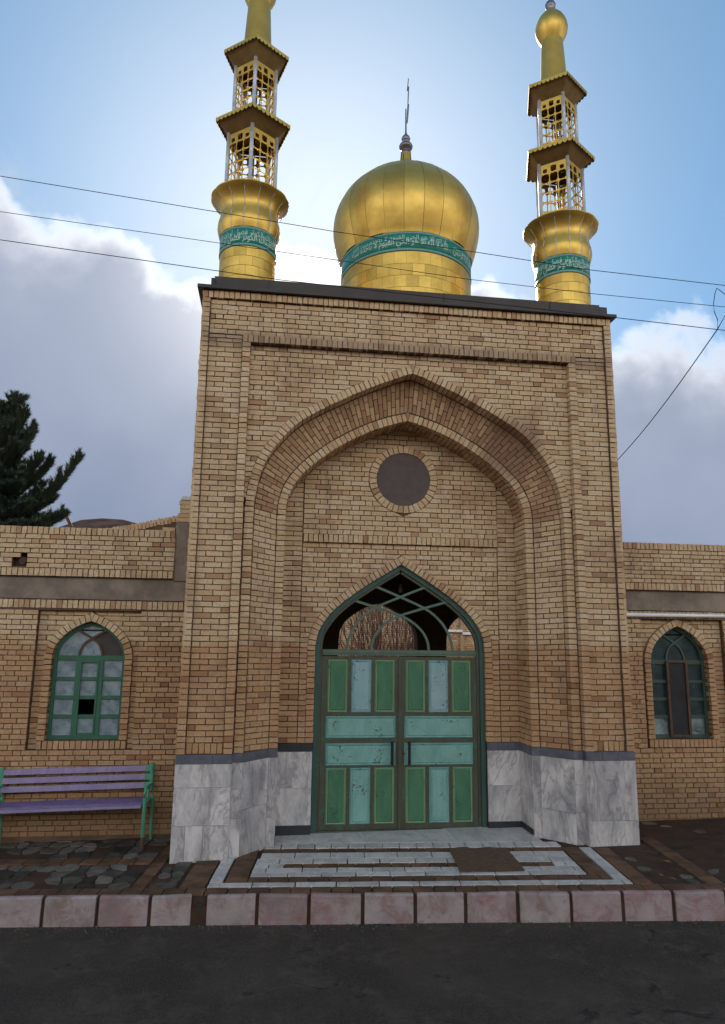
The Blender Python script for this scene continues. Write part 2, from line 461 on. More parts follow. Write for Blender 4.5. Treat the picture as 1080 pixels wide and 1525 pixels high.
# ------------------------------------------------------------------ mesh helpers
class MB:
    def __init__(s):
        s.v, s.f = [], []

    def face(s, *pts):
        i = len(s.v)
        s.v += [tuple(p) for p in pts]
        s.f.append(tuple(range(i, i + len(pts))))

    def hexa(s, p, d):
        """p: four front corners (counter-clockwise seen from outside), d: vector into the body"""
        d = Vector(d)
        i = len(s.v)
        s.v += [tuple(q) for q in p] + [tuple(Vector(q) + d) for q in p]
        s.f += [(i, i + 1, i + 2, i + 3), (i + 7, i + 6, i + 5, i + 4)]
        for k in range(4):
            n = (k + 1) % 4
            s.f.append((i + k, i + k + 4, i + n + 4, i + n))

    def box(s, x0, x1, y0, y1, z0, z1):
        s.hexa([(x0, y0, z0), (x1, y0, z0), (x1, y0, z1), (x0, y0, z1)], (0, y1 - y0, 0))

    def tube(s, pts, r, n=8, cap=True):
        pts = [Vector(p) for p in pts]
        rs = r if isinstance(r, (list, tuple)) else [r] * len(pts)
        base = len(s.v)
        for i, p in enumerate(pts):
            t = (pts[min(i + 1, len(pts) - 1)] - pts[max(i - 1, 0)]).normalized()
            a = t.cross(Vector((0, 0, 1)))
            if a.length < 1e-3:
                a = t.cross(Vector((0, 1, 0)))
            a.normalize()
            b = t.cross(a)
            for k in range(n):
                an = 2 * math.pi * k / n
                s.v.append(tuple(p + (a * math.cos(an) + b * math.sin(an)) * rs[i]))
        for i in range(len(pts) - 1):
            for k in range(n):
                k2 = (k + 1) % n
                s.f.append((base + i * n + k, base + i * n + k2, base + (i + 1) * n + k2, base + (i + 1) * n + k))
        if cap:
            s.f.append(tuple(base + k for k in range(n)))
            s.f.append(tuple(base + (len(pts) - 1) * n + k for k in reversed(range(n))))

    def lathe(s, prof, n=32, c=(0, 0), a0=0.0, a1=2 * math.pi, bulge=0.0):
        """prof: (radius, z) list, sector a0..a1; bulge pushes the middle of the sector outwards"""
        base = len(s.v)
        full = abs(a1 - a0 - 2 * math.pi) < 1e-6
        m = n if full else n + 1
        for r, z in prof:
            for k in range(m):
                u = k / n
                a = a0 + (a1 - a0) * u
                rr = r * (1 + bulge * (1 - (2 * u - 1) ** 2))
                s.v.append((c[0] + rr * math.cos(a), c[1] + rr * math.sin(a), z))
        for i in range(len(prof) - 1):
            for k in range(n):
                k2 = (k + 1) % m if full else k + 1
                s.f.append((base + i * m + k, base + i * m + k2, base + (i + 1) * m + k2, base + (i + 1) * m + k))

    def band(s, a, b, y0, y1):
        """solid band between two polylines in the XZ plane, from depth y0 to y1"""
        for i in range(len(a) - 1):
            (ax, az), (bx, bz), (cx, cz), (dx, dz) = a[i], a[i + 1], b[i + 1], b[i]
            s.face((ax, y0, az), (bx, y0, bz), (cx, y0, cz), (dx, y0, dz))
            s.face((ax, y1, az), (dx, y1, dz), (cx, y1, cz), (bx, y1, bz))
            s.face((ax, y0, az), (ax, y1, az), (bx, y1, bz), (bx, y0, bz))
            s.face((dx, y0, dz), (cx, y0, cz), (cx, y1, cz), (dx, y1, dz))
        for i in (0, -1):
            (ax, az), (dx, dz) = a[i], b[i]
            s.face((ax, y0, az), (dx, y0, dz), (dx, y1, dz), (ax, y1, az))

    def mesh(s, name, mat=None, smooth=False, rnd=None):
        me = bpy.data.meshes.new(name)
        me.from_pydata(s.v, [], s.f)
        if mat:
            me.materials.append(mat)
        if smooth:
            me.polygons.foreach_set('use_smooth', [True] * len(me.polygons))
        if rnd is not None:
            at = me.attributes.new('rnd', 'FLOAT', 'FACE')
            at.data.foreach_set('value', rnd)
        me.update()
        return me

    def build(s, name, mat, parent=None, smooth=False, rnd=None):
        return link(name, s.mesh(name, mat, smooth, rnd), parent)


def link(name, me, parent=None):
    o = bpy.data.objects.new(name, me)
    COL.objects.link(o)
    if parent:
        o.parent = parent
        o.matrix_parent_inverse = Matrix.Translation(-parent_loc(parent))
    return o


def parent_loc(p):
    v = Vector(p.location)
    q = p.parent
    while q:
        v += Vector(q.location) * 0
        q = q.parent
    return v


def tag(o, label=None, cat=None, group=None, kind=None):
    if label:
        o['label'] = label
    if cat:
        o['category'] = cat
    if group:
        o['group'] = group
    if kind:
        o['kind'] = kind
    return o


def thing(name, label, cat, loc=(0, 0, 0), group=None):
    o = bpy.data.objects.new(name, None)
    COL.objects.link(o)
    o.location = loc
    o.empty_display_size = 0.2
    return tag(o, label, cat, group)


def copy_tree(o, parent=None):
    c = o.copy()
    COL.objects.link(c)
    if parent:
        c.parent = parent
    for ch in list(o.children):
        copy_tree(ch, c)
    return c


def gz(x):
    return 0.0139 * x


# unit bricks: sixteen shared meshes, slightly uneven
UNIT = {}


def unit_bricks(mat, key):
    if key in UNIT:
        return UNIT[key]
    out = []
    for i in range(16):
        m = MB()
        m.hexa([(0, 0, 0), (1, 0, 0), (1, 1, 0), (0, 1, 0)], (0, 0, 1))
        m.v = [(x + random.uniform(-.012, .012), y + random.uniform(-.03, .03), z + random.uniform(-.03, .03)) for x, y, z in m.v]
        rv = (i + 0.5) / 16
        out.append((rv, m.mesh('brick', mat, rnd=[rv] * 6)))
    UNIT[key] = out
    return out


class Bricks:
    """collects bricks of one wall; the 300 that show largest become parts of their own"""
    def __init__(s):
        s.reg, s.odd = [], []

    def add(s, p, d, regular=False, rnd=None):
        p = [Vector(q) for q in p]
        d = Vector(d)
        r = random.random() if rnd is None else rnd
        j = d.normalized() * random.uniform(-0.005, 0.003)
        p = [q + j for q in p]
        (s.reg if regular else s.odd).append((p, d, r))

    def emit(s, parent, limit=300, name='brick', stuff='brickwork', mat=None):
        mat = mat or BRICK

        def size(b):
            p, d, r = b
            c = (p[0] + p[2]) / 2
            v = c - CAM
            n = -d.normalized()
            area = (p[1] - p[0]).length * (p[3] - p[0]).length
            q = Vector((v.dot(_r2), v.dot(_u2), v.dot(_f)))
            if q.z <= 0 or abs(q.x / q.z) > 0.52 or abs(q.y / q.z) > 0.735:
                return 0
            return area * max(0.0, -(n.dot(v.normalized()))) / v.length_squared
        s.reg.sort(key=size, reverse=True)
        ub = unit_bricks(mat, mat.name)
        pl = parent_loc(parent)
        for p, d, r in s.reg[:limit]:
            me = ub[min(15, int(r * 16))][1]
            o = bpy.data.objects.new(name, me)
            u, v = p[1] - p[0], p[3] - p[0]
            o.parent = parent
            o.matrix_parent_inverse = Matrix.Translation(-pl)
            o.matrix_basis = Matrix(((u.x, v.x, d.x, p[0].x), (u.y, v.y, d.y, p[0].y), (u.z, v.z, d.z, p[0].z), (0, 0, 0, 1)))
            COL.objects.link(o)
        m = MB()
        rn = []
        for p, d, r in s.reg[limit:] + s.odd:
            q = [x + Vector((random.uniform(-.0034, .0034), 0, random.uniform(-.0026, .0026))) for x in p]
            m.hexa(q, d)
            rn += [r] * 6
        if m.v:
            tag(m.build(stuff, mat, parent, rnd=rn), kind='stuff')


J = 0.0115          # mortar joint
CO = 0.068          # course height
BL = 0.21           # stretcher pitch


def plane_pt(y):
    return (lambda x, z: Vector((x, y, z))), Vector((0, 1, 0))


def course_row(B, pt, d, z0, z1, spans, edges):
    """edges: x positions of the joints along a course; spans: list of (lb, rb, lt, rt) that may be filled"""
    for lb, rb, lt, rt in spans:
        L_, R_ = min(lb, lt), max(rb, rt)
        lo, hi = max(lb, lt) + .05, min(rb, rt) - .05
        ed = [L_ - J] + [e for e in edges if lo < e < hi] + [R_ + J]
        for a, b in zip(ed[:-1], ed[1:]):
            x0, x1 = max(a + J / 2, lb), min(b - J / 2, rb)
            t0, t1 = max(a + J / 2, lt), min(b - J / 2, rt)
            if max(x1 - x0, t1 - t0) < 0.02:
                continue
            if x1 - x0 < .004:
                if x0 > a + J / 2 + 1e-6:
                    x0 = x1 = b - J / 2
                else:
                    x0 = x1 = a + J / 2
            if t1 - t0 < .004:
                if t0 > a + J / 2 + 1e-6:
                    t0 = t1 = b - J / 2
                else:
                    t0 = t1 = a + J / 2
            reg = abs(x0 - t0) < 1e-6 and abs(x1 - t1) < 1e-6 and (x1 - x0) > 0.085
            B.add([pt(x0, z0 + J / 2), pt(x1, z0 + J / 2), pt(t1, z1 - J / 2), pt(t0, z1 - J / 2)], d * 0.03, reg)


def flemish(x0, x1, k, h=0.105):
    p = BL + h
    e = [x0 - p + (p / 2 if k % 2 else 0) + random.uniform(-.012, .012)]
    i = 0
    while e[-1] < x1:
        e.append(e[-1] + (BL if i % 2 == 0 else h) * random.uniform(0.97, 1.03))
        i += 1
    return e


def running(x0, x1, k):
    e = [x0 - (BL / 2 if k % 2 else BL)]
    while e[-1] < x1:
        e.append(e[-1] + BL * random.uniform(0.97, 1.03))
    return e


def two_brick(x0, x1, k):
    w = (x1 - x0) / 2
    if k % 2:
        return [x0, x0 + w * random.uniform(.97, 1.03), x1]
    q = w * random.uniform(0.42, 0.52)
    return [x0, x0 + q, x0 + q + w * random.uniform(.97, 1.03), x1]


def fill(B, y, x0, x1, z0, z1, edges_fn, spans_fn=None, co=CO, fl=None):
    pt, d = plane_pt(y)
    if fl:
        pt, d = fl
    n = max(1, round((z1 - z0) / co))
    c = (z1 - z0) / n
    for k in range(n):
        a, b = z0 + k * c, z0 + (k + 1) * c
        sp = spans_fn(a + J / 2, b - J / 2) if spans_fn else [(x0, x1, x0, x1)]
        course_row(B, pt, d, a, b, sp, edges_fn(x0, x1, k))


def headers(B, y, x0, x1, z0, z1, co=CO, depth=None):
    """a column of header bricks"""
    pt, d = plane_pt(y)
    fill(B, y, x0 + J * .3, x1 - J * .3, z0, z1, lambda a, b, k: [a - J / 2, b + J / 2], co=co, fl=(pt, d * (depth / .03)) if depth else None)


def soldiers(B, y, x0, x1, z0, z1, w=0.068, depth=0.03):
    n = round((x1 - x0) / w)
    w = (x1 - x0) / n
    for i in range(n):
        a, b = x0 + i * w + J / 2, x0 + (i + 1) * w - J / 2
        B.add([(a, y, z0 + J / 2), (b, y, z0 + J / 2), (b, y, z1 - J / 2), (a, y, z1 - J / 2)], (0, depth, 0), True)


def resample(pts, step):
    pts = [Vector(p) for p in pts]
    L = [0]
    for a, b in zip(pts[:-1], pts[1:]):
        L.append(L[-1] + (b - a).length)
    n = max(1, round(L[-1] / step))
    out = []
    j = 0
    for i in range(n + 1):
        s = L[-1] * i / n
        while j < len(L) - 2 and L[j + 1] < s:
            j += 1
        f = (s - L[j]) / max(1e-9, L[j + 1] - L[j])
        out.append(pts[j].lerp(pts[j + 1], f))
    return out


def smooth_curve(pts, sub=6):
    """Catmull-Rom through (x, z) points"""
    P = [Vector((p[0], p[1])) for p in pts]
    P = [P[0] * 2 - P[1]] + P + [P[-1] * 2 - P[-2]]
    out = []
    for i in range(1, len(P) - 2):
        for k in range(sub):
            t = k / sub
            a, b, c, d = P[i - 1], P[i], P[i + 1], P[i + 2]
            out.append(0.5 * ((2 * b) + (c - a) * t + (2 * a - 5 * b + 4 * c - d) * t * t + (3 * b - a - 3 * c + d) * t ** 3))
    out.append(P[-2])
    return out


def offset_curve(pts, w):
    """shift a right-half arch curve (spring to apex, x falling to 0) outwards by w"""
    out = []
    for i, p in enumerate(pts):
        t = (pts[min(i + 1, len(pts) - 1)] - pts[max(i - 1, 0)]).normalized()
        out.append(p + Vector((t.y, -t.x)) * w)
    # close at the axis
    a, b = out[-2], out[-1]
    if b.x > 1e-4:
        t = (b - a).normalized()
        out[-1] = b + t * (b.x / max(1e-4, -t.x))
    out[-1] = Vector((0.0, out[-1].y))
    return out


class Arch:
    """right half: curve from spring (x=half) to the apex (x=0)"""
    def __init__(s, pts, cx=0.0):
        s.c = smooth_curve(pts)
        s.half, s.spring, s.apex = s.c[0].x, s.c[0].y, s.c[-1].y
        s.cx = cx

    def grown(s, w):
        a = Arch.__new__(Arch)
        a.c = offset_curve(s.c, w)
        a.c[0] = Vector((s.half + w, s.spring))
        a.half, a.spring, a.apex, a.cx = s.half + w, s.spring, a.c[-1].y, s.cx
        return a

    def w(s, z):
        """half width at height z, 0 above the apex"""
        if z <= s.spring:
            return s.half
        if z >= s.apex:
            return 0.0
        for a, b in zip(s.c[:-1], s.c[1:]):
            if a.y <= z <= b.y:
                return a.x + (b.x - a.x) * (z - a.y) / max(1e-9, b.y - a.y)
        return 0.0

    def full(s, z0=None):
        """polyline over both sides from (-half, z0) to (half, z0)"""
        r = [Vector((p.x, p.y)) for p in s.c]
        l = [Vector((-p.x, p.y)) for p in r]
        pl = l + r[-2::-1]
        if z0 is not None:
            pl = [Vector((-s.half, z0))] + pl + [Vector((s.half, z0))]
        return [(p.x + s.cx, p.y) for p in pl]


def voussoirs(B, arch, w, y, depth, z0, co=CO, step=0.068):
    """ring of headers round an arch and down its jambs to z0"""
    key = None
    for sgn in (-1, 1):
        n = max(1, round((arch.spring - z0) / co))
        c = (arch.spring - z0) / n
        for k in range(n):
            a, b = z0 + k * c + J / 2, z0 + (k + 1) * c - J / 2
            x0, x1 = sorted((arch.cx + sgn * arch.half, arch.cx + sgn * (arch.half + w)))
            B.add([(x0, y, a), (x1, y, a), (x1, y, b), (x0, y, b)], (0, depth, 0), depth < .04)
        ins = resample(arch.c, step)
        L = len(ins) - 1
        for i in range(L):
            a, b = ins[i], ins[i + 1]
            t = (b - a).normalized()
            nrm = Vector((t.y, -t.x))
            ta = (ins[min(i + 1, L)] - ins[max(i - 1, 0)]).normalized()
            tb = (ins[min(i + 2, L)] - ins[i]).normalized()
            na, nb = Vector((ta.y, -ta.x)), Vector((tb.y, -tb.x))
            if i == L - 1:
                nb = nrm
            g = t * (J / 2)
            q = [a + g, a + g + na * w, b - g + nb * w, b - g]
            if q[2].x < 0.004:
                q[2] = Vector((0.004, q[2].y))
            if i == L - 1:
                key = q
            q = [(arch.cx + sgn * v.x, y, v.y) for v in q]
            if sgn < 0:
                q = q[::-1]
            B.add(q, (0, depth, 0))
    kx, kz = key[2].x, key[2].y
    if kx > .012:
        B.add([(arch.cx, y - .003, arch.apex + .006), (arch.cx + kx - .006, y - .003, kz), (arch.cx, y - .003, kz + .035), (arch.cx - kx + .006, y - .003, kz)], (0, depth, 0))


# ================================================================== SETTING
g = MB()
g.box(-700, 700, -700, 900, -1.6, -1.5)
tag(g.build('ground', DUST), kind='structure')

KU = Vector((1, -0.107)).normalized()
KV = Vector((0.107, 1)).normalized()
KO = Vector((0, -1.36))


def K(u, v, h=0.0):
    p = KO + KU * u + KV * v
    return Vector((p.x, p.y, gz(p.x) + h))


def kquad(m, u0, u1, v0, v1, h, th):
    m.hexa([K(u0, v0, h), K(u1, v0, h), K(u1, v1, h), K(u0, v1, h)], (0, 0, -th))


m = MB()
kquad(m, -45, 45, -12.5, -0.02, -0.26, 0.9)
tag(m.build('road', ASPHALT), kind='structure')
# unseen far side of the street, added for the light on the front
m = MB()
kquad(m, -45, 45, -16.5, -12.5, -0.12, 0.9)
tag(m.build('added_far_pavement', DUST), kind='structure')

hs = MB()  # added slope behind the camera, blocks low sky so the soffits darken
hg = {}
r0 = random.Random(2)
for i in range(31):
    for k in range(13):
        u_, v_ = -150 + 10 * i, -16.5 - 6.5 * k
        p = KO + KU * u_ + KV * v_
        hg[i, k] = (p.x, p.y, -.2 + (0 if k == 0 else 2.1 * k + r0.uniform(-.7, .7)))
for i in range(30):
    for k in range(12):
        hs.face(hg[i, k], hg[i, k + 1], hg[i + 1, k + 1], hg[i + 1, k])
tag(hs.build('added_hillside', HILL, None, True), kind='structure')

m = MB()
m.hexa([K(-14, 0.0, -0.022), K(14, 0.0, -0.022), K(14, 3.6, -0.022), K(-14, 3.6, -0.022)], (0, 0, -0.5))
pavement = tag(m.build('pavement', SOIL), kind='structure')

# kerb stones
kerb = MB()
kquad(kerb, -14, 14, -0.012, 0.012, -0.10, 0.4)
kerb = tag(kerb.build('kerb', SOIL), kind='structure')
joints = [-3.85, -3.33, -2.83, -2.42]
u = -3.85
while u > -12:
    u -= 0.515
    joints.insert(0, u)
j2 = [-2.30, -1.80, -1.30, -0.78, -0.27, 0.22, 0.73, 1.25, 1.76, 2.26]
u = 2.26
while u < 12:
    u += 0.515
    j2.append(u)


def kerb_stone(u0, u1):
    m = MB()
    a, b = u0 + 0.014, u1 - 0.014
    w = random.uniform(-.009, .009)
    tl = random.uniform(-.007, .007)
    pr = [(-0.036 + w, -0.262), (-0.028 + w, -0.016), (-0.016 + w, -0.001), (0.022, 0.001), (0.022, -0.262)]
    L = [[K(x, v, h + (tl * (1 if x > (a + b) / 2 else -1) if h > -.1 else 0)) for v, h in pr] for x in (a - .004, a + 0.012, b - 0.012, b + .004)]
    for row, s in ((0, 1), (3, 1)):
        L[row] = [p + (K((a + b) / 2, -0.01, -0.12) - p) * 0.035 for p in L[row]]
    for i in range(3):
        for k in range(5):
            n = (k + 1) % 5
            m.face(L[i][k], L[i + 1][k], L[i + 1][n], L[i][n])
    m.face(*L[0][::-1])
    m.face(*L[3])
    m.build('kerb_stone', KERB, kerb)


for js in (joints, j2):
    for a, b in zip(js[:-1], js[1:]):
        kerb_stone(a, b)
# the gap with a drain hole between two kerb stones
m = MB()
kquad(m, -2.415, -2.305, -0.008, 0.018, -0.012, 0.25)
m.build('drain_infill', SOIL, kerb)
m = MB()
c = K(-2.355, -0.012, -0.09)
m.tube([c + Vector((0, 0.05, 0)), c + Vector((0, -0.006, 0))], 0.032, 12)
m.build('drain_pipe', BLACK_STONE, kerb)

# ------------------------------------------------ paving pieces
SH = {}


def slab(u0, u1, v0, v1, name, mat, h=0.0, gap=0.006, th=0.03):
    m = MB()
    e = 0.003
    q = [K(a + random.uniform(-e, e), b + random.uniform(-e, e), h + random.uniform(-.002, .002)) for a, b in
         ((u0 + gap, v0 + gap), (u1 - gap, v0 + gap), (u1 - gap, v1 - gap), (u0 + gap, v1 - gap))]
    m.hexa(q, (0, 0, -th))
    return m.build(name, mat, pavement)


def row(u0, u1, v0, v1, step, name, mat, h=0.0, off=0.0, gap=0.006):
    u = u0 - off
    while u < u1 - 0.03:
        w = step * random.uniform(0.93, 1.07)
        a, b = max(u, u0), min(u + w, u1)
        if b - a > 0.03:
            slab(a, b, v0, v1, name, mat, h, gap)
        u += w


def col_(u0, u1, v0, v1, step, name, mat, h=0.0):
    v = v0
    while v < v1 - 0.04:
        w = min(step * random.uniform(0.95, 1.05), v1 - v)
        slab(u0, u1, v, v + w, name, mat, h)
        v += w


WH, BR = ('marble_tile', MARBLE_FLOOR), ('paving_brick', PAVE_BROWN)
row(-6.0, 6.0, 0.028, 0.215, 0.205, *BR, h=-0.003)
row(-2.34, 1.97, 0.225, 0.345, 0.42, *WH, h=0.001)                       # outer white line
col_(-2.345, -2.205, 0.36, 1.22, 0.43, *WH, h=0.001)
col_(1.825, 1.965, 0.36, 1.50, 0.60, *WH, h=0.001)
row(-2.19, 1.81, 0.36, 0.525, 0.22, *BR, h=-0.003)
row(-1.95, 1.60, 0.535, 0.655, 0.38, *WH, h=0.001)
row(-1.95, 1.60, 0.66, 0.80, 0.37, *WH, h=0.001, off=0.2)
row(-1.62, 1.34, 0.81, 0.955, 0.20, *BR, h=-0.003)
row(-1.95, 1.60, 0.965, 1.14, 0.38, *WH, h=0.001, off=0.1)
row(-1.92, 1.60, 1.145, 1.35, 0.39, *WH, h=0.001)
slab(-1.95, -1.79, 0.81, 0.955, *WH)
slab(-1.79, -1.625, 0.81, 0.955, *WH)
slab(1.345, 1.475, 0.81, 0.955, *WH)
slab(1.475, 1.60, 0.81, 0.955, *WH)
row(-1.92, 1.62, 1.36, 1.52, 0.21, *BR, h=-0.003)
col_(-2.19, -1.965, 0.53, 1.50, 0.205, *BR, h=-0.003)
col_(1.615, 1.815, 0.53, 1.52, 0.205, *BR, h=-0.003)
col_(1.98, 2.18, 0.22, 1.50, 0.40, *BR, h=-0.003)
col_(-2.62, -2.36, 0.22, 1.40, 0.20, *BR, h=-0.003)
# marble threshold in front of the door
ln = lambda x: -1.36 - .107 * x + 1.74 * 1.0057        # front edge, parallel to the kerb
for a, b in ((-1.64, -0.50), (-0.50, 0.62), (0.62, 1.64)):
    m = MB()
    m.hexa([(a + .003, ln(a), gz(a) + .004), (b - .003, ln(b), gz(b) + .004), (b - .003, .97, gz(b) + .004), (a + .003, .97, gz(a) + .004)], (0, 0, -.03))
    m.build('marble_slab', MARBLE_FLOOR, pavement)
row(-1.92, 1.63, 1.53, 1.735, 0.20, *WH, h=0.002)


def crazy(u0, u1, v0, v1, s, name, mat, h=0.0, dens=0.9):
    """irregular flagstones: jittered grid cells with clipped corners"""
    nu, nv = max(1, round((u1 - u0) / s)), max(1, round((v1 - v0) / s))
    P = {}
    for i in range(nu + 1):
        for k in range(nv + 1):
            jx = 0 if i in (0, nu) else random.uniform(-.34, .34)
            jy = 0 if k in (0, nv) else random.uniform(-.34, .34)
            P[i, k] = (u0 + (u1 - u0) * (i + jx) / nu, v0 + (v1 - v0) * (k + jy) / nv)
    for i in range(nu):
        for k in range(nv):
            if random.random() > dens:
                continue
            q = [P[i, k], P[i + 1, k], P[i + 1, k + 1], P[i, k + 1]]
            cx, cy = sum(a for a, b in q) / 4, sum(b for a, b in q) / 4
            poly = []
            for a in range(4):
                p0, p1, p2 = q[a - 1], q[a], q[(a + 1) % 4]
                f = random.uniform(.12, .38)
                poly.append((p1[0] + (p0[0] - p1[0]) * f, p1[1] + (p0[1] - p1[1]) * f))
                f = random.uniform(.12, .38)
                poly.append((p1[0] + (p2[0] - p1[0]) * f, p1[1] + (p2[1] - p1[1]) * f))
            poly = [(cx + (a - cx) * .9, cy + (b - cy) * .9) for a, b in poly]
            hh = h + random.uniform(-.006, .006)
            m = MB()
            top = [K(a, b, hh) for a, b in poly]
            n = len(top)
            m.face(*top)
            for e in range(n):
                f = (e + 1) % n
                m.face(top[e], top[e] - Vector((0, 0, .03)), top[f] - Vector((0, 0, .03)), top[f])
            m.build(name, mat, pavement)


FL = ('flagstone', PAVE_STONE)
crazy(-6.2, -3.12, 0.24, 1.0, 0.19, *FL, h=-0.008, dens=.74)
col_(-3.10, -2.96, 0.22, 1.8, 0.21, *BR, h=-0.004)
crazy(-2.93, -2.66, 0.24, 1.35, 0.16, *FL, h=-0.006, dens=.8)
row(-6.2, -3.12, 1.02, 1.20, 0.21, *BR, h=-0.004)
crazy(-6.2, -3.12, 1.23, 2.15, 0.21, *FL, h=-0.010, dens=.75)
crazy(2.22, 2.70, 0.24, 1.6, 0.15, *FL, h=-0.018, dens=.25)
col_(2.72, 2.90, 0.22, 1.95, 0.21, *BR, h=-0.006)
crazy(2.93, 5.6, 0.24, 1.35, 0.16, *FL, h=-0.019, dens=.22)
crazy(2.93, 5.6, 1.45, 2.75, 0.16, *FL, h=-0.019, dens=.22)

# ================================================================== GATEWAY
gate = thing('mosque_gateway', 'tall yellow brick gateway with recessed pointed arch, marble base and green double door', 'gateway')
HW = 2.79
TOP = 6.885
BT = 1.10                    # top of the slate band
Y_PANEL, Y_SPAN, Y_RING, Y_BACK = 0.045, 0.09, 0.44, 0.90
OUT = Arch([(2.03, 4.05), (2.012, 4.23), (1.985, 4.38), (1.945, 4.53), (1.89, 4.67), (1.815, 4.80), (1.72, 4.93), (1.60, 5.075), (1.42, 5.235), (1.13, 5.412), (0.86, 5.56), (0.60, 5.69), (0.31, 5.82), (0.1, 5.905), (0, 5.935)])
INN = Arch([(1.625, 4.02), (1.618, 4.13), (1.598, 4.25), (1.55, 4.38), (1.468, 4.52), (1.325, 4.68), (1.155, 4.825), (0.97, 4.962), (0.78, 5.078), (0.585, 5.182), (0.39, 5.268), (0.2, 5.335), (0, 5.39)])
DOOR = Arch([(1.166, 2.28), (1.16, 2.38), (1.142, 2.48), (1.10, 2.585), (1.015, 2.715), (0.89, 2.855), (0.69, 3.02), (0.45, 3.185), (0.22, 3.33), (0.0, 3.465)])
RW = 0.105
INNO = INN.grown(RW)
OUTO = OUT.grown(RW)
DOORO = DOOR.grown(0.10)

B = Bricks()
for s in (-1, 1):
    def xs(a, b):
        return (a, b) if s > 0 else (-b, -a)
    # outer border, panel, inner border
    a, b = xs(2.69, 2.79)
    headers(B, 0.0, a, b, BT, TOP - 0.105, depth=.075)
    a, b = xs(2.264, 2.684)
    soldiers(B, Y_PANEL, a, b, BT, BT + 0.125)
    fill(B, Y_PANEL, a, b, BT + 0.125, 6.195, two_brick)
    a, b = xs(2.150, 2.256)
    headers(B, 0.0, a, b, BT, 6.195, depth=.105)
soldiers(B, 0.0, -HW, HW, TOP - 0.105, TOP, depth=.075)
fill(B, Y_PANEL, -2.684, 2.684, 6.305, TOP - 0.105, flemish)
for s in (-1, 1):
    a, b = (2.264, 2.684) if s > 0 else (-2.684, -2.264)
    fill(B, Y_PANEL, a, b, 6.195, 6.30, two_brick)
soldiers(B, 0.0, -2.256, 2.256, 6.195, 6.30, depth=.105)


def span_spandrel(a, b):
    wa, wb = OUTO.w(a), OUTO.w(b)
    if wa <= 0 and wb <= 0:
        return [(-2.15, 2.15, -2.15, 2.15)]
    return [(-2.15, -wa - .006, -2.15, -wb - .006), (wa + .006, 2.15, wb + .006, 2.15)]


fill(B, Y_SPAN, -2.15, 2.15, BT + 43 * CO, 6.195, flemish, span_spandrel)
voussoirs(B, OUT, RW, Y_SPAN - 0.004, 0.22, BT)
voussoirs(B, INN, RW, Y_RING, 0.10, BT)

# splay between the two arches: courses on the jambs, radiating courses in the vault
Y_S0 = Y_SPAN + 0.10


def strip_bricks(P0, P1, k, into, lanes, dark=None):
    """one course: quad strip from edge P0=(a0,a1) to P1=(b0,b1), cut in `lanes` pieces"""
    a0, a1 = P0
    b0, b1 = P1
    for t0, t1 in zip(lanes[:-1], lanes[1:]):
        L = ((a0 + a1) / 2 - (b0 + b1) / 2).length
        g = J / 2 / max(L, 1e-4)
        p00, p10 = a0.lerp(b0, t0 + g), a0.lerp(b0, t1 - g)
        p01, p11 = a1.lerp(b1, t0 + g), a1.lerp(b1, t1 - g)
        e = (p01 - p00).length
        if e < 0.004:
            continue
        f = min(0.45, J / 2 / e)
        q = [p00.lerp(p01, f), p10.lerp(p11, f), p11.lerp(p10, 0).lerp(p10, f), p01.lerp(p00, f)]
        n = (q[1] - q[0]).cross(q[3] - q[0]).normalized()
        if n.dot(into) < 0:
            n = -n
        B.add(q, n * 0.03, rnd=None if dark is None else random.random() ** 1.3 * dark)  # dark set: browner bricks, their own tone plus shade put into the colour


def ystep(f):
    return 0.11 * math.sin(math.pi / 2 * min(1, f * 1.4))


def lanes2(k):
    if k % 2:
        return [.028, 0.5 + random.uniform(-.03, .03), .972]
    a = random.uniform(.22, .3)
    return [.028, a, a + 0.48, .972]


for s in (-1, 1):
    n = round((OUT.spring - BT) / CO)
    zc = (INN.spring - BT) / n
    for k in range(n):
        z0, z1 = BT + k * zc, BT + (k + 1) * zc
        zo = (OUT.spring - BT) / n
        a = [Vector((s * OUT.half, Y_S0, BT + zo * (k + e))) for e in (0, 1)]
        b = [Vector((s * INNO.half, Y_RING, z)) for z in (z0, z1)]
        into = Vector((s * .6, .8, 0))
        strip_bricks(a, b, k, into, lanes2(k))
        a = [Vector((s * INN.half, Y_RING + 0.10, z)) for z in (z0, z1)]
        b = [Vector((s * INN.half, Y_BACK, z)) for z in (z0, z1)]
        strip_bricks(a, b, k, Vector((s, 0, 0)), [0, .42, .78, 1] if k % 2 else [0, .3, .62, 1])
    nv = round(2.95 / CO)
    ca, cb = resample(OUT.c, 2.95 / nv), resample(INNO.c, 2.5 / nv)
    nv = 42
    def rs(c, n):
        tot = sum((c[i + 1] - c[i]).length for i in range(len(c) - 1))
        return resample(c, tot / n)
    ca, cb = rs(OUT.c, nv), rs(INNO.c, nv)
    for k in range(nv):
        a = [Vector((s * ca[k + e].x, Y_S0 + ystep((k + e) / nv), ca[k + e].y)) for e in (0, 1)]
        b = [Vector((s * p.x, Y_RING, p.y)) for p in (cb[k], cb[k + 1])]
        strip_bricks(a, b, k, Vector((s * .3, .5, .8)), lanes2(k), .11)  # vault shade partly carried by the brick tone
    cc = rs(INN.c, 36)
    for k in range(36):
        a = [Vector((s * p.x, Y_RING + 0.10, p.y)) for p in (cc[k], cc[k + 1])]
        b = [Vector((s * p.x, Y_BACK, p.y)) for p in (cc[k], cc[k + 1])]
        strip_bricks(a, b, k, Vector((s * .3, 0, 1)), [0, .5, 1] if k % 2 else [0, .25, .75, 1], .11)  # soffit shade deepened the same way, by browner bricks

# back wall round the door
MED_C, MED_R = (0.02, 4.665), 0.385
LEDGE0, LEDGE1 = 3.735, 3.85


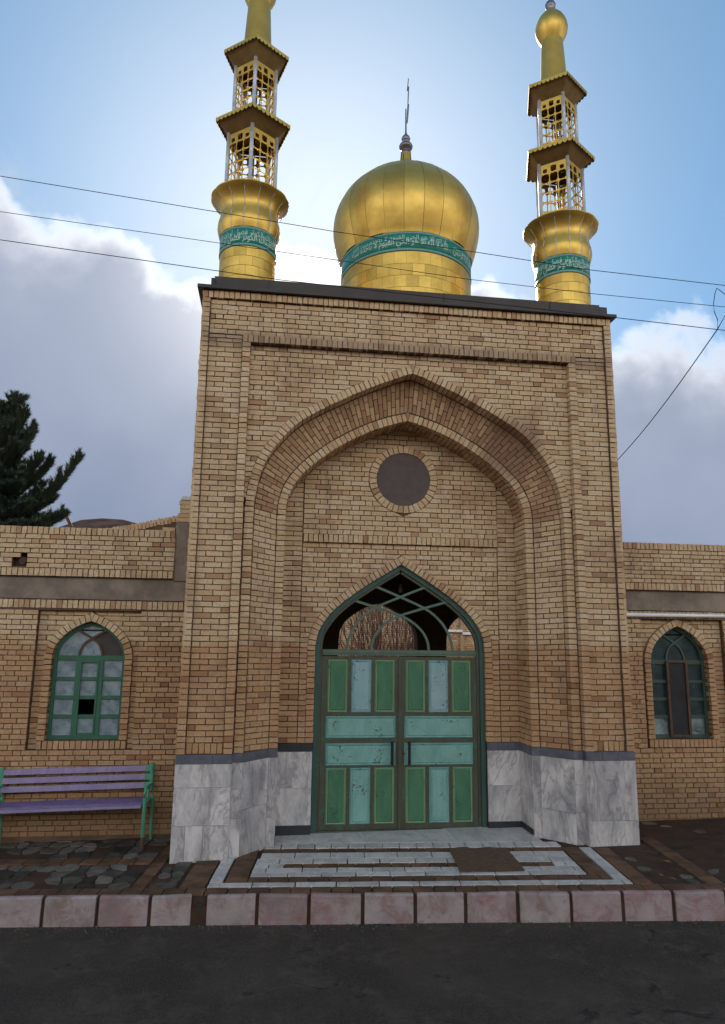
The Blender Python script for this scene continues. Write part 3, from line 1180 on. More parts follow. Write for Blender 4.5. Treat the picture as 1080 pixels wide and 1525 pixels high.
def span_back(a, b):
    oa, ob = INN.w(a) - .004, INN.w(b) - .004
    la, lb = min(1.365, oa), min(1.365, ob)
    if la <= 0 or lb <= 0:
        return []
    holes = []
    wa, wb = DOORO.w(a), DOORO.w(b)
    ca, cb = MED_C[0], MED_C[0]
    if max(wa, wb) > 0:
        ca = cb = 0
    else:
        ro = MED_R + 0.105
        fa, fb = ro ** 2 - (a - MED_C[1]) ** 2, ro ** 2 - (b - MED_C[1]) ** 2
        wa = math.sqrt(fa) if fa > 0 else 0
        wb = math.sqrt(fb) if fb > 0 else 0
    if max(wa, wb) > 0:
        return [(-la, ca - wa - .006, -lb, cb - wb - .006), (ca + wa + .006, la, cb + wb + .006, lb)]
    return [(-la, la, -lb, lb)]


def span_side(a, b):
    oa, ob = INN.w(a) - .004, INN.w(b) - .004
    if max(oa, ob) < 1.40:
        return []
    oa, ob = max(oa, 1.379), max(ob, 1.379)
    return [(-oa, -1.378, -ob, -1.378), (1.378, oa, 1.378, ob)]


fill(B, Y_BACK, -1.365, 1.365, BT, LEDGE0, flemish, span_back)
fill(B, Y_BACK - 0.03, -1.365, 1.365, LEDGE1, 5.38, flemish, span_back)
fill(B, Y_BACK - 0.008, -1.62, 1.62, BT, 4.63, lambda a, b, k: ([-1.62, -1.378, 0, 1.378, 1.62] if k % 2 else [-1.62, -1.5, -1.378, 0, 1.378, 1.5, 1.62]), span_side)
soldiers(B, Y_BACK - 0.055, -1.365, 1.365, LEDGE0, LEDGE1, depth=.07)
voussoirs(B, DOOR, 0.10, Y_BACK - 0.012, 0.13, BT)
nm = 36
for i in range(nm):
    a0, a1 = 2 * math.pi * (i + .08) / nm, 2 * math.pi * (i + .92) / nm
    q = [(MED_C[0] + r * math.cos(a), Y_BACK - 0.045, MED_C[1] + r * math.sin(a)) for r, a in ((MED_R, a0), (MED_R + .1, a0), (MED_R + .1, a1), (MED_R, a1))]
    B.add(q[::-1], (0, .05, 0))

# flanks of the gateway
for s in (-1, 1):
    fl = ((lambda y, z, s=s: Vector((s * HW, y, z))), Vector((-s, 0, 0)))
    fill(B, 0, 0.005, 4.2, BT, TOP, running, fl=fl)
B.emit(gate)

# mortar bed and body
m = MB()
g1 = 0.012
for s in (-1, 1):
    def bx(x0, x1, *a):
        x0, x1 = sorted((s * x0, s * x1))
        m.box(x0, x1, *a)
    bx(2.688, HW - g1, g1, 0.3, -0.4, TOP - g1)
    bx(2.25, 2.69, Y_PANEL + g1, 0.3, -0.4, TOP - 0.1)
    bx(2.158, 2.258, g1, 0.3, -0.4, 6.30)
    bx(2.03 + g1, 2.16, Y_SPAN + g1, 0.3, -0.4, OUT.spring)
    bx(2.20, HW - g1, 0.25, 4.2, -0.4, TOP - g1)
    # splay, ring, reveal
    m.face((s * (OUT.half + g1), Y_S0 - .1, -0.4), (s * (OUT.half + g1), Y_S0, -.4), (s * (OUT.half + g1), Y_S0, OUT.spring), (s * (OUT.half + g1), Y_S0 - .1, OUT.spring))
    o = Vector((s * .6, .8, 0)) * g1
    p = [Vector((s * OUT.half, Y_S0, -.4)) + o, Vector((s * INNO.half, Y_RING, -.4)) + o]
    m.face(p[0], p[1], p[1] + Vector((0, 0, INN.spring + .4)), p[0] + Vector((0, 0, OUT.spring + .4)))
    m.face((s * INN.half, Y_RING + g1, -.4), (s * (INNO.half + .02), Y_RING + g1, -.4), (s * (INNO.half + .02), Y_RING + g1, INN.spring), (s * INN.half, Y_RING + g1, INN.spring))
    m.face((s * (INN.half + g1), Y_RING, -.4), (s * (INN.half + g1), Y_BACK + .05, -.4), (s * (INN.half + g1), Y_BACK + .05, INN.spring), (s * (INN.half + g1), Y_RING, INN.spring))
    co, ci, cn = OUT.grown(g1).c, INNO.c, INN.grown(g1).c
    N = 40
    co, ci, cn, ci0 = rs(co, N), rs(INNO.c, N), rs(cn, N), rs(INN.c, N)
    for k in range(N):
        def P3(c, y, k):
            return Vector((s * c[k].x, y, c[k].y))
        y0_, y1_ = Y_S0 + g1 + ystep(k / N), Y_S0 + g1 + ystep((k + 1) / N)
        m.face(P3(co, Y_SPAN + g1, k), P3(co, y0_, k), P3(co, y1_, k + 1), P3(co, Y_SPAN + g1, k + 1))
        m.face(P3(co, y0_, k), P3(ci, Y_RING + g1, k), P3(ci, Y_RING + g1, k + 1), P3(co, y1_, k + 1))
        m.face(P3(ci, Y_RING + g1, k), P3(ci0, Y_RING + g1, k), P3(ci0, Y_RING + g1, k + 1), P3(ci, Y_RING + g1, k + 1))
        m.face(P3(cn, Y_RING + g1, k), P3(cn, Y_BACK + .05, k), P3(cn, Y_BACK + .05, k + 1), P3(cn, Y_RING + g1, k + 1))
        x0, x1 = s * co[k].x, s * co[k + 1].x
        m.face((x0, Y_SPAN + g1, co[k].y), (x0, Y_SPAN + g1, 6.24), (x1, Y_SPAN + g1, 6.24), (x1, Y_SPAN + g1, co[k + 1].y))
    # back wall beside and above the door arch
    cdr = rs(DOOR.grown(0.012).c, N)
    for k in range(N):
        x0, x1 = s * cdr[k].x, s * cdr[k + 1].x
        m.face((x0, Y_BACK + g1, cdr[k].y), (x0, Y_BACK + g1, 5.45), (x1, Y_BACK + g1, 5.45), (x1, Y_BACK + g1, cdr[k + 1].y))
    x0, x1 = s * (DOOR.half + .012), s * (INN.half + .03)
    m.face((x0, Y_BACK + g1, -.4), (x1, Y_BACK + g1, -.4), (x1, Y_BACK + g1, 5.45), (x0, Y_BACK + g1, 5.45))
    for k in range(N):
        m.face((s * cdr[k].x, Y_BACK, cdr[k].y), (s * cdr[k].x, Y_BACK + .3, cdr[k].y), (s * cdr[k + 1].x, Y_BACK + .3, cdr[k + 1].y), (s * cdr[k + 1].x, Y_BACK, cdr[k + 1].y))
    m.face((x0, Y_BACK, -.4), (x0, Y_BACK + .3, -.4), (x0, Y_BACK + .3, DOOR.spring), (x0, Y_BACK, DOOR.spring))
m.box(-HW + g1, HW - g1, g1, 0.3, TOP - 0.1, TOP - g1)
m.box(-2.70, 2.70, Y_PANEL + g1, 0.3, 6.24, TOP - 0.09)
m.box(-2.26, 2.26, g1, 0.3, 6.20, 6.295)
m.box(-HW + .02, HW - .02, 0.2, 4.2, 6.6, TOP - .01)
m.box(-1.365, 1.365, Y_BACK - 0.04 + g1, Y_BACK + .2, LEDGE0 + .01, LEDGE1)
m.build('mortar_bed', MORTAR, gate)
m = MB()      # bed of the upper back wall, which stands a little proud
zz = [LEDGE1 - .01 + (5.40 - LEDGE1) * i / 40 for i in range(41)]
for a, b in zip(zz[:-1], zz[1:]):
    wa, wb = min(1.37, INN.w(a)), min(1.37, INN.w(b))
    y = Y_BACK - 0.03 + g1
    m.face((-wa, y, a), (wa, y, a), (wb, y, b), (-wb, y, b))
m.build('mortar_bed', MORTAR, gate)
# medallion
m = MB()
ring = [(MED_C[0] + MED_R * 1.01 * math.cos(2 * math.pi * i / 48), Y_BACK - 0.044, MED_C[1] + MED_R * 1.01 * math.sin(2 * math.pi * i / 48)) for i in range(48)]
m.face(*[(x, y + .018, z) for x, y, z in ring])
m.build('medallion', DISC, gate)

# marble base slabs, each a part
def face_slabs(p0, p1, n, zs, mat, name, th=0.02, cuts=None):
    """slabs on the vertical face from ground point p0 to p1 (left to right seen from outside)"""
    p0, p1 = Vector(p0), Vector(p1)
    n = Vector(n).normalized()
    for r, (z0, z1) in enumerate(zip(zs[:-1], zs[1:])):
        cu = [0] + (cuts[r % len(cuts)] if cuts else []) + [1]
        for a, b in zip(cu[:-1], cu[1:]):
            q0, q1 = p0.lerp(p1, a), p0.lerp(p1, b)
            L = (q1 - q0).length
            g = 0.0016 / L
            j = n * random.uniform(0.0, 0.0025)
            s0, s1 = q0.lerp(q1, g) + j, q1.lerp(q0, g) + j
            zl = gz(q0.x) if z0 == 0 else z0
            zr = gz(q1.x) if z0 == 0 else z0
            mm = MB()
            mm.hexa([s0 + Vector((0, 0, zl - (.05 if z0 == 0 else 0) + .0015)), s1 + Vector((0, 0, zr - (.05 if z0 == 0 else 0) + .0015)), s1 + Vector((0, 0, z1 - .0015)), s0 + Vector((0, 0, z1 - .0015))], -n * th)
            mm.build(name, mat, gate)


SB = 0.995
for s in (-1, 1):
    def seg(x0, y0, x1, y1, n, zs, cuts=None, dark=True, foot=False):
        a, b = (s * x0, y0, 0), (s * x1, y1, 0)
        if s < 0:
            a, b = a, b
        else:
            a, b = b, a
        nn = (s * n[0], n[1], 0)
        face_slabs(a, b, nn, zs, MARBLE, 'marble_slab', cuts=cuts)
        face_slabs(a, b, nn, [SB, BT], SLATE if dark else BLACK_STONE, 'stone_strip', cuts=[[.33, .66]] if abs(x0 - x1) > .3 else None)
    seg(2.79, -0.002, 2.156, -0.002, (0, -1), [0, .33, .74, SB] if s < 0 else [0, .30, SB], [[.24, .55], [], []] if s < 0 else [[], []])
    seg(2.150, -0.002, 2.150, Y_SPAN - .004, (-1, 0), [0, .5, SB])
    seg(2.152, Y_SPAN - .006, 2.03, Y_SPAN - .006, (0, -1), [0, .38, .7, SB])
    seg(2.03, Y_S0 - .104, INNO.half, Y_RING - .002, (-.8, -1), [0, .47, SB] if s < 0 else [0, .36, SB], [[.68], []])
    seg(INNO.half, Y_RING - .004, INN.half, Y_RING - .004, (0, -1), [0, .3, SB])
    seg(INN.half - .002, Y_RING - .004, INN.half - .002, Y_BACK, (-1, 0), [0.1, .55, SB])
    seg(INN.half, Y_BACK - .014, DOOR.half + .005, Y_BACK - .014, (0, -1), [0.10, .55, SB], dark=(s > 0))
    # black skirting of the recess
    x0, x1 = (DOOR.half + .005, INN.half) if s > 0 else (-INN.half, -DOOR.half - .005)
    mm = MB()
    mm.box(x0, x1, Y_BACK - .016, Y_BACK + .01, gz(s * 1.4) - .05, 0.097)
    mm.build('stone_strip', BLACK_STONE, gate)
    x0, x1 = (INN.half - .006, INN.half + .02) if s > 0 else (-INN.half - .02, -INN.half + .006)
    mm = MB()
    mm.box(x0, x1, Y_RING + .1, Y_BACK - .02, gz(s * 1.4) - .05, 0.097)
    mm.build('stone_strip', BLACK_STONE, gate)
    x0, x1 = sorted((s * HW, s * (HW - .01)))
    for z0, z1 in ((-.1, .5), (.5, BT)):
        mm = MB()
        mm.box(x0, x1, 0.02, 1.06, z0, z1 - .002)
        mm.build('marble_slab', MARBLE, gate)

# roof edge
m = MB()
m.box(-2.86, 2.86, -0.06, 4.25, TOP + .002, TOP + .045)
m.build('roof_edge', FASCIA, gate)
m = MB()
m.hexa([(-2.61, -0.035, TOP + .046), (2.59, -0.035, TOP + .046), (2.62, -0.05, 7.055), (-2.65, -0.05, 7.055)], (0, 4.2, 0))
m.build('roof_fascia', FASCIA, gate)
for x in (-1.95, 1.9, 0.4):
    m = MB()
    m.box(x, x + .012, -.056, -.04, TOP + .05, 7.06)
    m.build('sheet_seam', FASCIA, gate)

# hall behind the door
m = MB()
YR = 3.9
m.box(-2.3, -2.2, 0.95, YR + .3, -.2, 4.3)
m.box(2.2, 2.3, 0.95, YR + .3, -.2, 4.3)
m.box(-2.3, 2.3, 0.93, YR + .3, 4.1, 4.3)
m.build('hall_lining', VOID, gate)
m = MB()
ra = [Arch([(0.71, 2.45), (0.68, 2.62), (0.58, 2.78), (0.40, 2.92), (0.2, 3.03), (0, 3.10)], cx) for cx in (0.14, 2.09 - .0, -1.81)]
edge = [(-2.2, -2.2)]
for A in sorted(ra, key=lambda a: a.cx):
    edge.append((A.cx - A.half, A.cx + A.half))
edge.append((2.2, 2.2))
for (a0, a1), (b0, b1) in zip(edge[:-1], edge[1:]):
    if b0 > a1:
        m.box(a1, b0, YR, YR + .3, -.2, 4.2)
for A in ra:
    f = [p for p in A.full() if -2.2 <= p[0] <= 2.2]
    for p, q in zip(f[:-1], f[1:]):
        m.face((p[0], YR, p[1]), (q[0], YR, q[1]), (q[0], YR, 4.2), (p[0], YR, 4.2))
        m.face((p[0], YR, p[1]), (p[0], YR + .3, p[1]), (q[0], YR + .3, q[1]), (q[0], YR, q[1]))
        m.face((p[0], YR + .3, p[1]), (p[0], YR + .3, 4.2), (q[0], YR + .3, 4.2), (q[0], YR + .3, q[1]))
m.build('rear_arcade', VOID, gate)
m = MB()
m.box(-HW + .02, HW - .02, YR + .0, YR + .29, 4.2, TOP - .02)
m.build('rear_wall', FAR_BRICK, gate)

# ---------------------------------------------- door
YD = 0.985
frame_in = DOOR.grown(-0.062)
m = MB()
m.band(DOOR.full(-0.03), frame_in.full(-0.03), YD - .045, YD + .06)
df = m.build('door_frame', DOOR_FRAME, gate)
m = MB()
fi2 = DOOR.grown(-0.062)
fi3 = DOOR.grown(-0.10)
m.band(fi2.full(-0.03), fi3.full(-0.03), YD - .012, YD + .05)
m.build('inner_frame', DOOR_STILE, df)
m = MB()
m.box(-1.06, 1.06, YD - .03, YD + .04, 2.225, 2.30)
m.box(-1.06, 1.06, YD - .04, YD - .03, 2.25, 2.285)
m.build('transom', FAN_BAR, df)
for s in (-1, 1):
    x0, x1 = (0.006, 1.062) if s > 0 else (-1.062, -0.006)
    m = MB()
    m.box(x0, x1, YD - .004, YD + .03, 0.0, 2.21)
    leaf = m.build('door_leaf', DOOR_STILE, gate)

    def panel(a, b, z0, z1, mat, lab=None):
        """raised panel with a moulded edge, a and b measured from the meeting stile outwards"""
        xa, xb = sorted((s * a, s * b))
        e, yf = 0.03, YD - .028
        mm = MB()
        o = [(xa, z0), (xb, z0), (xb, z1), (xa, z1)]
        i1 = [(xa + e * .5, z0 + e * .5), (xb - e * .5, z0 + e * .5), (xb - e * .5, z1 - e * .5), (xa + e * .5, z1 - e * .5)]
        i2 = [(xa + e, z0 + e), (xb - e, z0 + e), (xb - e, z1 - e), (xa + e, z1 - e)]
        for k in range(4):
            n = (k + 1) % 4
            mm.face((o[k][0], YD - .004, o[k][1]), (o[n][0], YD - .004, o[n][1]), (i1[n][0], yf, i1[n][1]), (i1[k][0], yf, i1[k][1]))
            mm.face((i1[k][0], yf, i1[k][1]), (i1[n][0], yf, i1[n][1]), (i2[n][0], yf + .012, i2[n][1]), (i2[k][0], yf + .012, i2[k][1]))
        mm.build('moulding', DOOR_MOULD if mat is DOOR_GREEN else mat, leaf)
        mm = MB()
        c = [(xa + e, z0 + e), (xb - e, z0 + e), (xb - e, z1 - e), (xa + e, z1 - e)]
        h = .012
        d = [(xa + e + h, z0 + e + h), (xb - e - h, z0 + e + h), (xb - e - h, z1 - e - h), (xa + e + h, z1 - e - h)]
        for k in range(4):
            n = (k + 1) % 4
            mm.face((c[k][0], yf + .0125, c[k][1]), (c[n][0], yf + .0125, c[n][1]), (d[n][0], yf + .003, d[n][1]), (d[k][0], yf + .003, d[k][1]))
        mm.face(*[(x, yf + .003, z) for x, z in d])
        mm.build('panel', mat, leaf)
    cols = [(0.075, 0.345), (0.395, 0.665), (0.715, 0.985)]
    for i, (a, b) in enumerate(cols):
        panel(a, b, 1.475, 2.165, DOOR_BLUE if i == 1 else DOOR_GREEN)
        panel(a, b, 0.075, 0.775, DOOR_PALE if i == 1 else DOOR_GREEN)
    panel(0.06, 1.0, 1.145, 1.43, DOOR_PALE)
    panel(0.06, 1.0, 0.80, 1.085, DOOR_PALE)
    m = MB()
    hx = s * 0.115
    m.box(hx - .017, hx + .017, YD - .085, YD - .06, 0.815, 1.115)
    for hz in (.84, 1.07):
        m.box(hx - .011, hx + .011, YD - .0605, YD - .01, hz, hz + .022)
    m.build('handle', HANDLE, leaf)
m = MB()
m.box(-0.024, 0.02, YD - .02, YD - .0045, 0.005, 2.205)
m.build('meeting_stile', DOOR_STILE, gate)
m = MB()
m.tube([(0.048, YD - .005, .955), (0.048, YD - .03, .955)], .016, 10)
m.build('lock', RUST, gate)
m = MB()
m.box(-1.10, 1.10, YD - .05, YD + .06, -.05, 0.012)
m.build('door_sill', DOOR_STILE, gate)
# fanlight tracery
fan = [[(-0.735, 2.295), (-0.715, 2.42), (-0.66, 2.56), (-0.55, 2.71), (-0.36, 2.86), (0.0, 3.02), (0.42, 3.19)],
       [(-0.40, 2.295), (-0.38, 2.42), (-0.31, 2.55), (-0.18, 2.67), (0.0, 2.765), (0.40, 2.89), (0.73, 2.985)]]
for c in fan:
    for s in (-1, 1):
        cc = smooth_curve(c, 5)
        L, Rr = [], []
        for i, p in enumerate(cc):
            t = (cc[min(i + 1, len(cc) - 1)] - cc[max(i - 1, 0)]).normalized()
            n = Vector((-t.y, t.x)) * 0.016
            L.append((s * (p + n).x, (p + n).y))
            Rr.append((s * (p - n).x, (p - n).y))
        m = MB()
        m.band(L, Rr, YD - .01 - (.004 if s > 0 else 0), YD + .02 + (.003 if s > 0 else 0))
        m.build('tracery_bar', FAN_BAR, df)

# ================================================================== WING WALLS
YW = 1.08


def wing(sgn, x_in, x_out, label, cx, half, zb, spring, apex, n0, n1, nz0, nz1, ztop, style):
    """low wall beside the gateway, from x_in (at the gateway) to x_out"""
    W = thing('wing_wall', label, 'wall', (cx, YW, 0), 'wing walls beside the gateway')
    x0, x1 = sorted((x_in, x_out))
    rise, hw = apex - spring, half
    prof = [(1, 0), (.995, .1), (.975, .21), (.935, .33), (.86, .46), (.74, .60), (.56, .745), (.33, .88), (.12, .965), (0, 1)]
    A = Arch([(hw * a, spring + rise * b) for a, b in prof], cx)
    RWW = 0.095
    AO = A.grown(RWW)
    Bk = Bricks()
    YN = YW + 0.09
    zc0 = -0.02

    def sp(a, b):
        out = []
        if b <= nz0 or a >= nz1:
            return [(x0, x1, x0, x1)]
        return [(x0, n0, x0, n0), (n1, x1, n1, x1)]
    zlist = [(zc0, nz0), (nz0, nz1), (nz1, 2.785)]
    for a, b in zlist:
        if b - a > .05:
            fill(Bk, YW, x0, x1, a, b, flemish, sp, co=0.0655)
    soldiers(Bk, YW, x0, x1, 2.785, 2.90)
    # niche

    def spn(a, b):
        wa, wb = AO.w(a), AO.w(b)
        if max(wa, wb) <= 0:
            return [(n0 + .005, n1 - .005, n0 + .005, n1 - .005)]
        return [(n0 + .005, cx - wa - .006, n0 + .005, cx - wb - .006), (cx + wa + .006, n1 - .005, cx + wb + .006, n1 - .005)]
    fill(Bk, YN, n0, n1, nz0, nz1, running, spn, co=0.0655)
    voussoirs(Bk, A, RWW, YN - 0.05, 0.12, zb, co=0.0655)
    soldiers(Bk, YN - .055, cx - half - RWW, cx + half + RWW, nz0, zb)
    # parapet band
    px0, px1 = (x0, x1 - 0.29) if sgn < 0 else (x0, x1)
    YP = YW - 0.05
    pz0 = 3.20
    soldiers(Bk, YP, px0, px1, pz0, pz0 + .108)
    soldiers(Bk, YP, px0, px1, ztop - .105, ztop)
    hole = (-5.16, -4.97, 3.325, 3.50) if sgn < 0 else None

    def spp(a, b):
        if hole and b > hole[2] and a < hole[3]:
            l = -5.06 if b > 3.46 else hole[0]
            return [(px0, l, px0, l), (hole[1], px1, hole[1], px1)]
        return [(px0, px1, px0, px1)]
    fill(Bk, YP, px0, px1, pz0 + .108, ztop - .105, flemish, spp, co=0.0645)
    Bk.emit(W)
    # bed
    m = MB()
    g = .012
    N = 30

    def quad(xa, xb, za, zb_, y):
        m.face((xa, y, za), (xb, y, za), (xb, y, zb_), (xa, y, zb_))
    quad(x0, x1, -.4, nz0, YW + g)
    quad(x0, n0, nz0, nz1, YW + g)
    quad(n1, x1, nz0, nz1, YW + g)
    quad(x0, x1, nz1, 2.91, YW + g)
    for xx in (n0, n1):
        m.face((xx, YW + g, nz0), (xx, YN + .1, nz0), (xx, YN + .1, nz1), (xx, YW + g, nz1))
    m.face((n0, YW + g, nz1), (n1, YW + g, nz1), (n1, YN + .1, nz1), (n0, YN + .1, nz1))
    m.face((n0, YW + g, nz0), (n1, YW + g, nz0), (n1, YN + .1, nz0), (n0, YN + .1, nz0))
    quad(n0, cx - half, nz0, nz1, YN + g)
    quad(cx + half, n1, nz0, nz1, YN + g)
    quad(cx - half, cx + half, nz0, zb, YN + g)
    f = A.full()
    for p, q in zip(f[:-1], f[1:]):
        m.face((p[0], YN + g, p[1]), (q[0], YN + g, q[1]), (q[0], YN + g, nz1), (p[0], YN + g, nz1))
        m.face((p[0], YN, p[1]), (p[0], YN + .25, p[1]), (q[0], YN + .25, q[1]), (q[0], YN, q[1]))
    for xx in (cx - half, cx + half):
        m.face((xx, YN, zb), (xx, YN + .25, zb), (xx, YN + .25, spring), (xx, YN, spring))
    m.face((cx - half, YN, zb), (cx + half, YN, zb), (cx + half, YN + .25, zb), (cx - half, YN + .25, zb))
    mid = px1 if not hole else None
    if hole:
        m.box(px0, hole[0], YP + g, YP + .3, pz0 + .003, ztop - .01)
        m.box(hole[1], px1 - .004, YP + g, YP + .3, pz0 + .003, ztop - .01)
        m.box(hole[0], hole[1], YP + g, YP + .3, pz0 + .003, hole[2])
        m.box(hole[0], hole[1], YP + g, YP + .3, hole[3], ztop - .01)
    else:
        m.box(px0, px1, YP + g, YP + .3, pz0 + .003, ztop - .01)
    m.build('mortar_bed', MORTAR, W)
    # cement band and side strip
    m = MB()
    nx = 60
    m.box(x0, x1, YW + .012, YW + .3, 2.90, pz0 + .02)
    if sgn < 0:
        m.box(px1, x1, YW - .02, YW + .3, pz0 - .02, ztop + .12)
    m.build('cement_band', PLASTER, W)
    # roof and rear of the wing
    m = MB()
    m.box(x0, x1, YW + .3, 4.2, 3.3, 3.45)
    m.box(x0, x1, 4.0, 4.2, -.3, 3.5)
    m.box(min(x_out, x_out + sgn * -.2), max(x_out, x_out + sgn * -.2), YW + .35, 4.2, -.3, 3.4)
    m.build('roof_slab', PLASTER, W)
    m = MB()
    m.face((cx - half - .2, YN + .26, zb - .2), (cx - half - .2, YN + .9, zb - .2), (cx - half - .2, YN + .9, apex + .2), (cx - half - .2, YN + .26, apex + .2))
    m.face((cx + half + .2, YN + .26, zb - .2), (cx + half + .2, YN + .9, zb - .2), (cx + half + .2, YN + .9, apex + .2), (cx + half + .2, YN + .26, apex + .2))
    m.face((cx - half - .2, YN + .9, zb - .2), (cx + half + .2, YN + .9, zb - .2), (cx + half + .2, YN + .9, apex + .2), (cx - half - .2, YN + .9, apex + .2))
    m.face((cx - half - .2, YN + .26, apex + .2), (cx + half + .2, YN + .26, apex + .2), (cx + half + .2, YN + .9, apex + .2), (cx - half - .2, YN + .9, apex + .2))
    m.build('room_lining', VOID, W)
    if hole:
        m = MB()
        m.box(hole[0] - .02, hole[1] + .02, YP + .13, YP + .2, hole[2] - .02, hole[3] + .02)
        m.build('spout_hole', VOID, W)
        m = MB()
        m.tube([(-5.02, YP + .12, 3.42), (-5.02, YP + .01, 3.40), (-5.015, YP - .03, 3.385)], [.042, .042, .045], 10)
        m.build('rain_spout', RUST, W)
    # ---- window
    YF = YN + 0.07
    fm = WIN_GREEN if style == 'green' else WIN_TEAL
    m = MB()
    ai = A.grown(-0.045)
    m.band(A.full(zb), ai.full(zb + .0), YF - .02, YF + .05)
    m.box(cx - half + .045, cx + half - .045, YF - .019, YF + .05, zb, zb + .05)
    win = m.build('window', fm, W)
    iw = half - .045
    tz = spring + .02
    xs = [cx - iw, cx - iw * .36, cx + iw * .36, cx + iw]
    rows = [zb + .05 + (tz - .03 - zb - .05) * i / 4 for i in range(5)]

    def bar(xa, xb, za, zb_, mat=fm, nm='glazing_bar', y0=-.012, y1=.03):
        mm = MB()
        mm.box(xa, xb, YF + y0, YF + y1, za, zb_)
        mm.build(nm, mat, win)
    bar(xs[0], xs[3], tz - .03, tz + .03)
    for i in (1, 2):
        bar(xs[i] - .025, xs[i] + .025, zb + .05, tz - .03, y0=-.016)
    for i in range(3):
        for r in range(1, 4):
            if style != 'green' and i == 1:
                continue
            xa, xb = xs[i] + (.025 if i else 0), xs[i + 1] - (.025 if i < 2 else 0)
            bar(xa, xb, rows[r] - .022, rows[r] + .022)

    def pane(poly, mat, nm='pane', y=.012, lab=None):
        mm = MB()
        mm.face(*[(x, YF + y, z) for x, z in poly])
        mm.face(*[(x, YF + y + .004, z) for x, z in poly[::-1]])
        o = mm.build(nm, mat, win)
        if lab:
            o['label'] = lab
    for i in range(3):
        for r in range(4):
            poly = [(xs[i], rows[r]), (xs[i + 1], rows[r]), (xs[i + 1], rows[r + 1]), (xs[i], rows[r + 1])]
            if style == 'green':
                if i == 1 and r == 1:
                    continue                      # the broken, open pane
                pane(poly, PANE, y=.012 + .0007 * (i + r))
            elif i != 1:
                pane(poly, PANE_MIST if r == 0 else PANE_DARK, y=.012 + .0007 * (i + r))
    # pointed head: crossing curved bars
    k1, k2 = iw, ai.apex - tz
    left_arc = [(-.36, 0), (-.33, .2), (-.22, .42), (0, .58), (.28, .74), (.47, .86)]
    for s in (-1, 1):
        cc = smooth_curve([(s * a * k1, tz + b * k2) for a, b in left_arc], 4)
        L, Q = [], []
        for i, p in enumerate(cc):
            t = (cc[min(i + 1, len(cc) - 1)] - cc[max(i - 1, 0)]).normalized()
            n = Vector((-t.y, t.x)) * .014
            L.append((cx + (p + n).x, (p + n).y))
            Q.append((cx + (p - n).x, (p - n).y))
        mm = MB()
        mm.band(L, Q, YF - .008 - (.003 if s > 0 else 0), YF + .02)
        mm.build('glazing_bar', RUST if style == 'green' else fm, win)

    def hp(l):
        return [(cx + a * k1, tz + b * k2) for a, b in l]
    side = [p for p in ai.c if p.y > tz]
    arcr = [((p.x) / k1, (p.y - tz) / k2) for p in side]
    cut = [a for a in arcr if a[1] < .80]
    rest = [a for a in arcr if a[1] >= .80]
    innerr = [(.36, 0), (.33, .2), (.22, .42), (0, .58), (.28, .74), (.44, .845)]
    rightp = [(1.0, 0)] + cut + [(.44, .83)] + innerr[::-1][1:]
    PG = PANE if style == 'green' else PANE_DARK
    pane(hp([(-a, b) for a, b in rightp][::-1]), PG)
    if style == 'green':
        pane(hp(rightp), BOARD, 'board', lab='dark brown board filling a missing pane')
    else:
        pane(hp(rightp), PG)
    pane(hp([(-.36, 0), (.36, 0), (.33, .2), (.22, .42), (0, .58), (-.22, .42), (-.33, .2)]), PG, y=.0135)
    top = [(0, .58), (.28, .74), (.44, .845)] + rest
    pane(hp(top + [(-a, b) for a, b in top[1:-1]][::-1]), PG, y=.0142)
    if style != 'green':
        # open brown casement with a dark mesh
        m = MB()
        a0, a1, c0, c1 = cx - iw * .42, cx + iw * .40, zb + .02, tz + .02
        for (xa, xb, za, zc) in ((a0, a0 + .035, c0, c1), (a1 - .035, a1, c0, c1), (a0 + .035, a1 - .035, c0, c0 + .03), (a0 + .035, a1 - .035, c1 - .03, c1)):
            m.box(xa, xb, YF - .05, YF - .017, za, zc)
        m.build('casement', RUST, win)
        pane([(a0 + .04, c0 + .03), (a1 - .04, c0 + .03), (a1 - .04, c1 - .03), (a0 + .04, c1 - .03)], SCREEN, 'insect_screen', y=-.03)
    else:
        m = MB()
        for (xa, xb, za, zc) in ((xs[1] + .027, xs[1] + .05, rows[0], rows[4]), (xs[2] - .05, xs[2] - .027, rows[0], rows[4]), (xs[1] + .05, xs[2] - .05, rows[0], rows[0] + .03), (xs[1] + .05, xs[2] - .05, rows[4] - .03, rows[4])):
            m.box(xa, xb, YF - .024, YF + .005, za, zc)
        m.build('casement', WIN_GREEN, win)
    return W


wing(-1, -2.80, -7.2, 'low brick wing wall with green framed window behind the purple bench', -4.115, 0.46, 1.115, 2.13, 2.63, -4.785, -3.475, 1.005, 2.765, 3.86, 'green')
WR = wing(1, 2.80, 7.2, 'low brick wing wall with dark teal window below the white pipe', 4.155, 0.445, 1.10, 2.15, 2.69, 3.56, 4.86, 0.985, 2.785, 3.905, 'teal')

m = MB()
m.tube([(2.80, YW - .07, 2.835), (5.0, YW - .07, 2.845), (7.0, YW - .07, 2.86)], 0.027, 12)
tag(m.build('pipe', WHITE_PIPE, None, True), 'straight white plastic pipe running along the brick wall above the teal window', 'pipe')

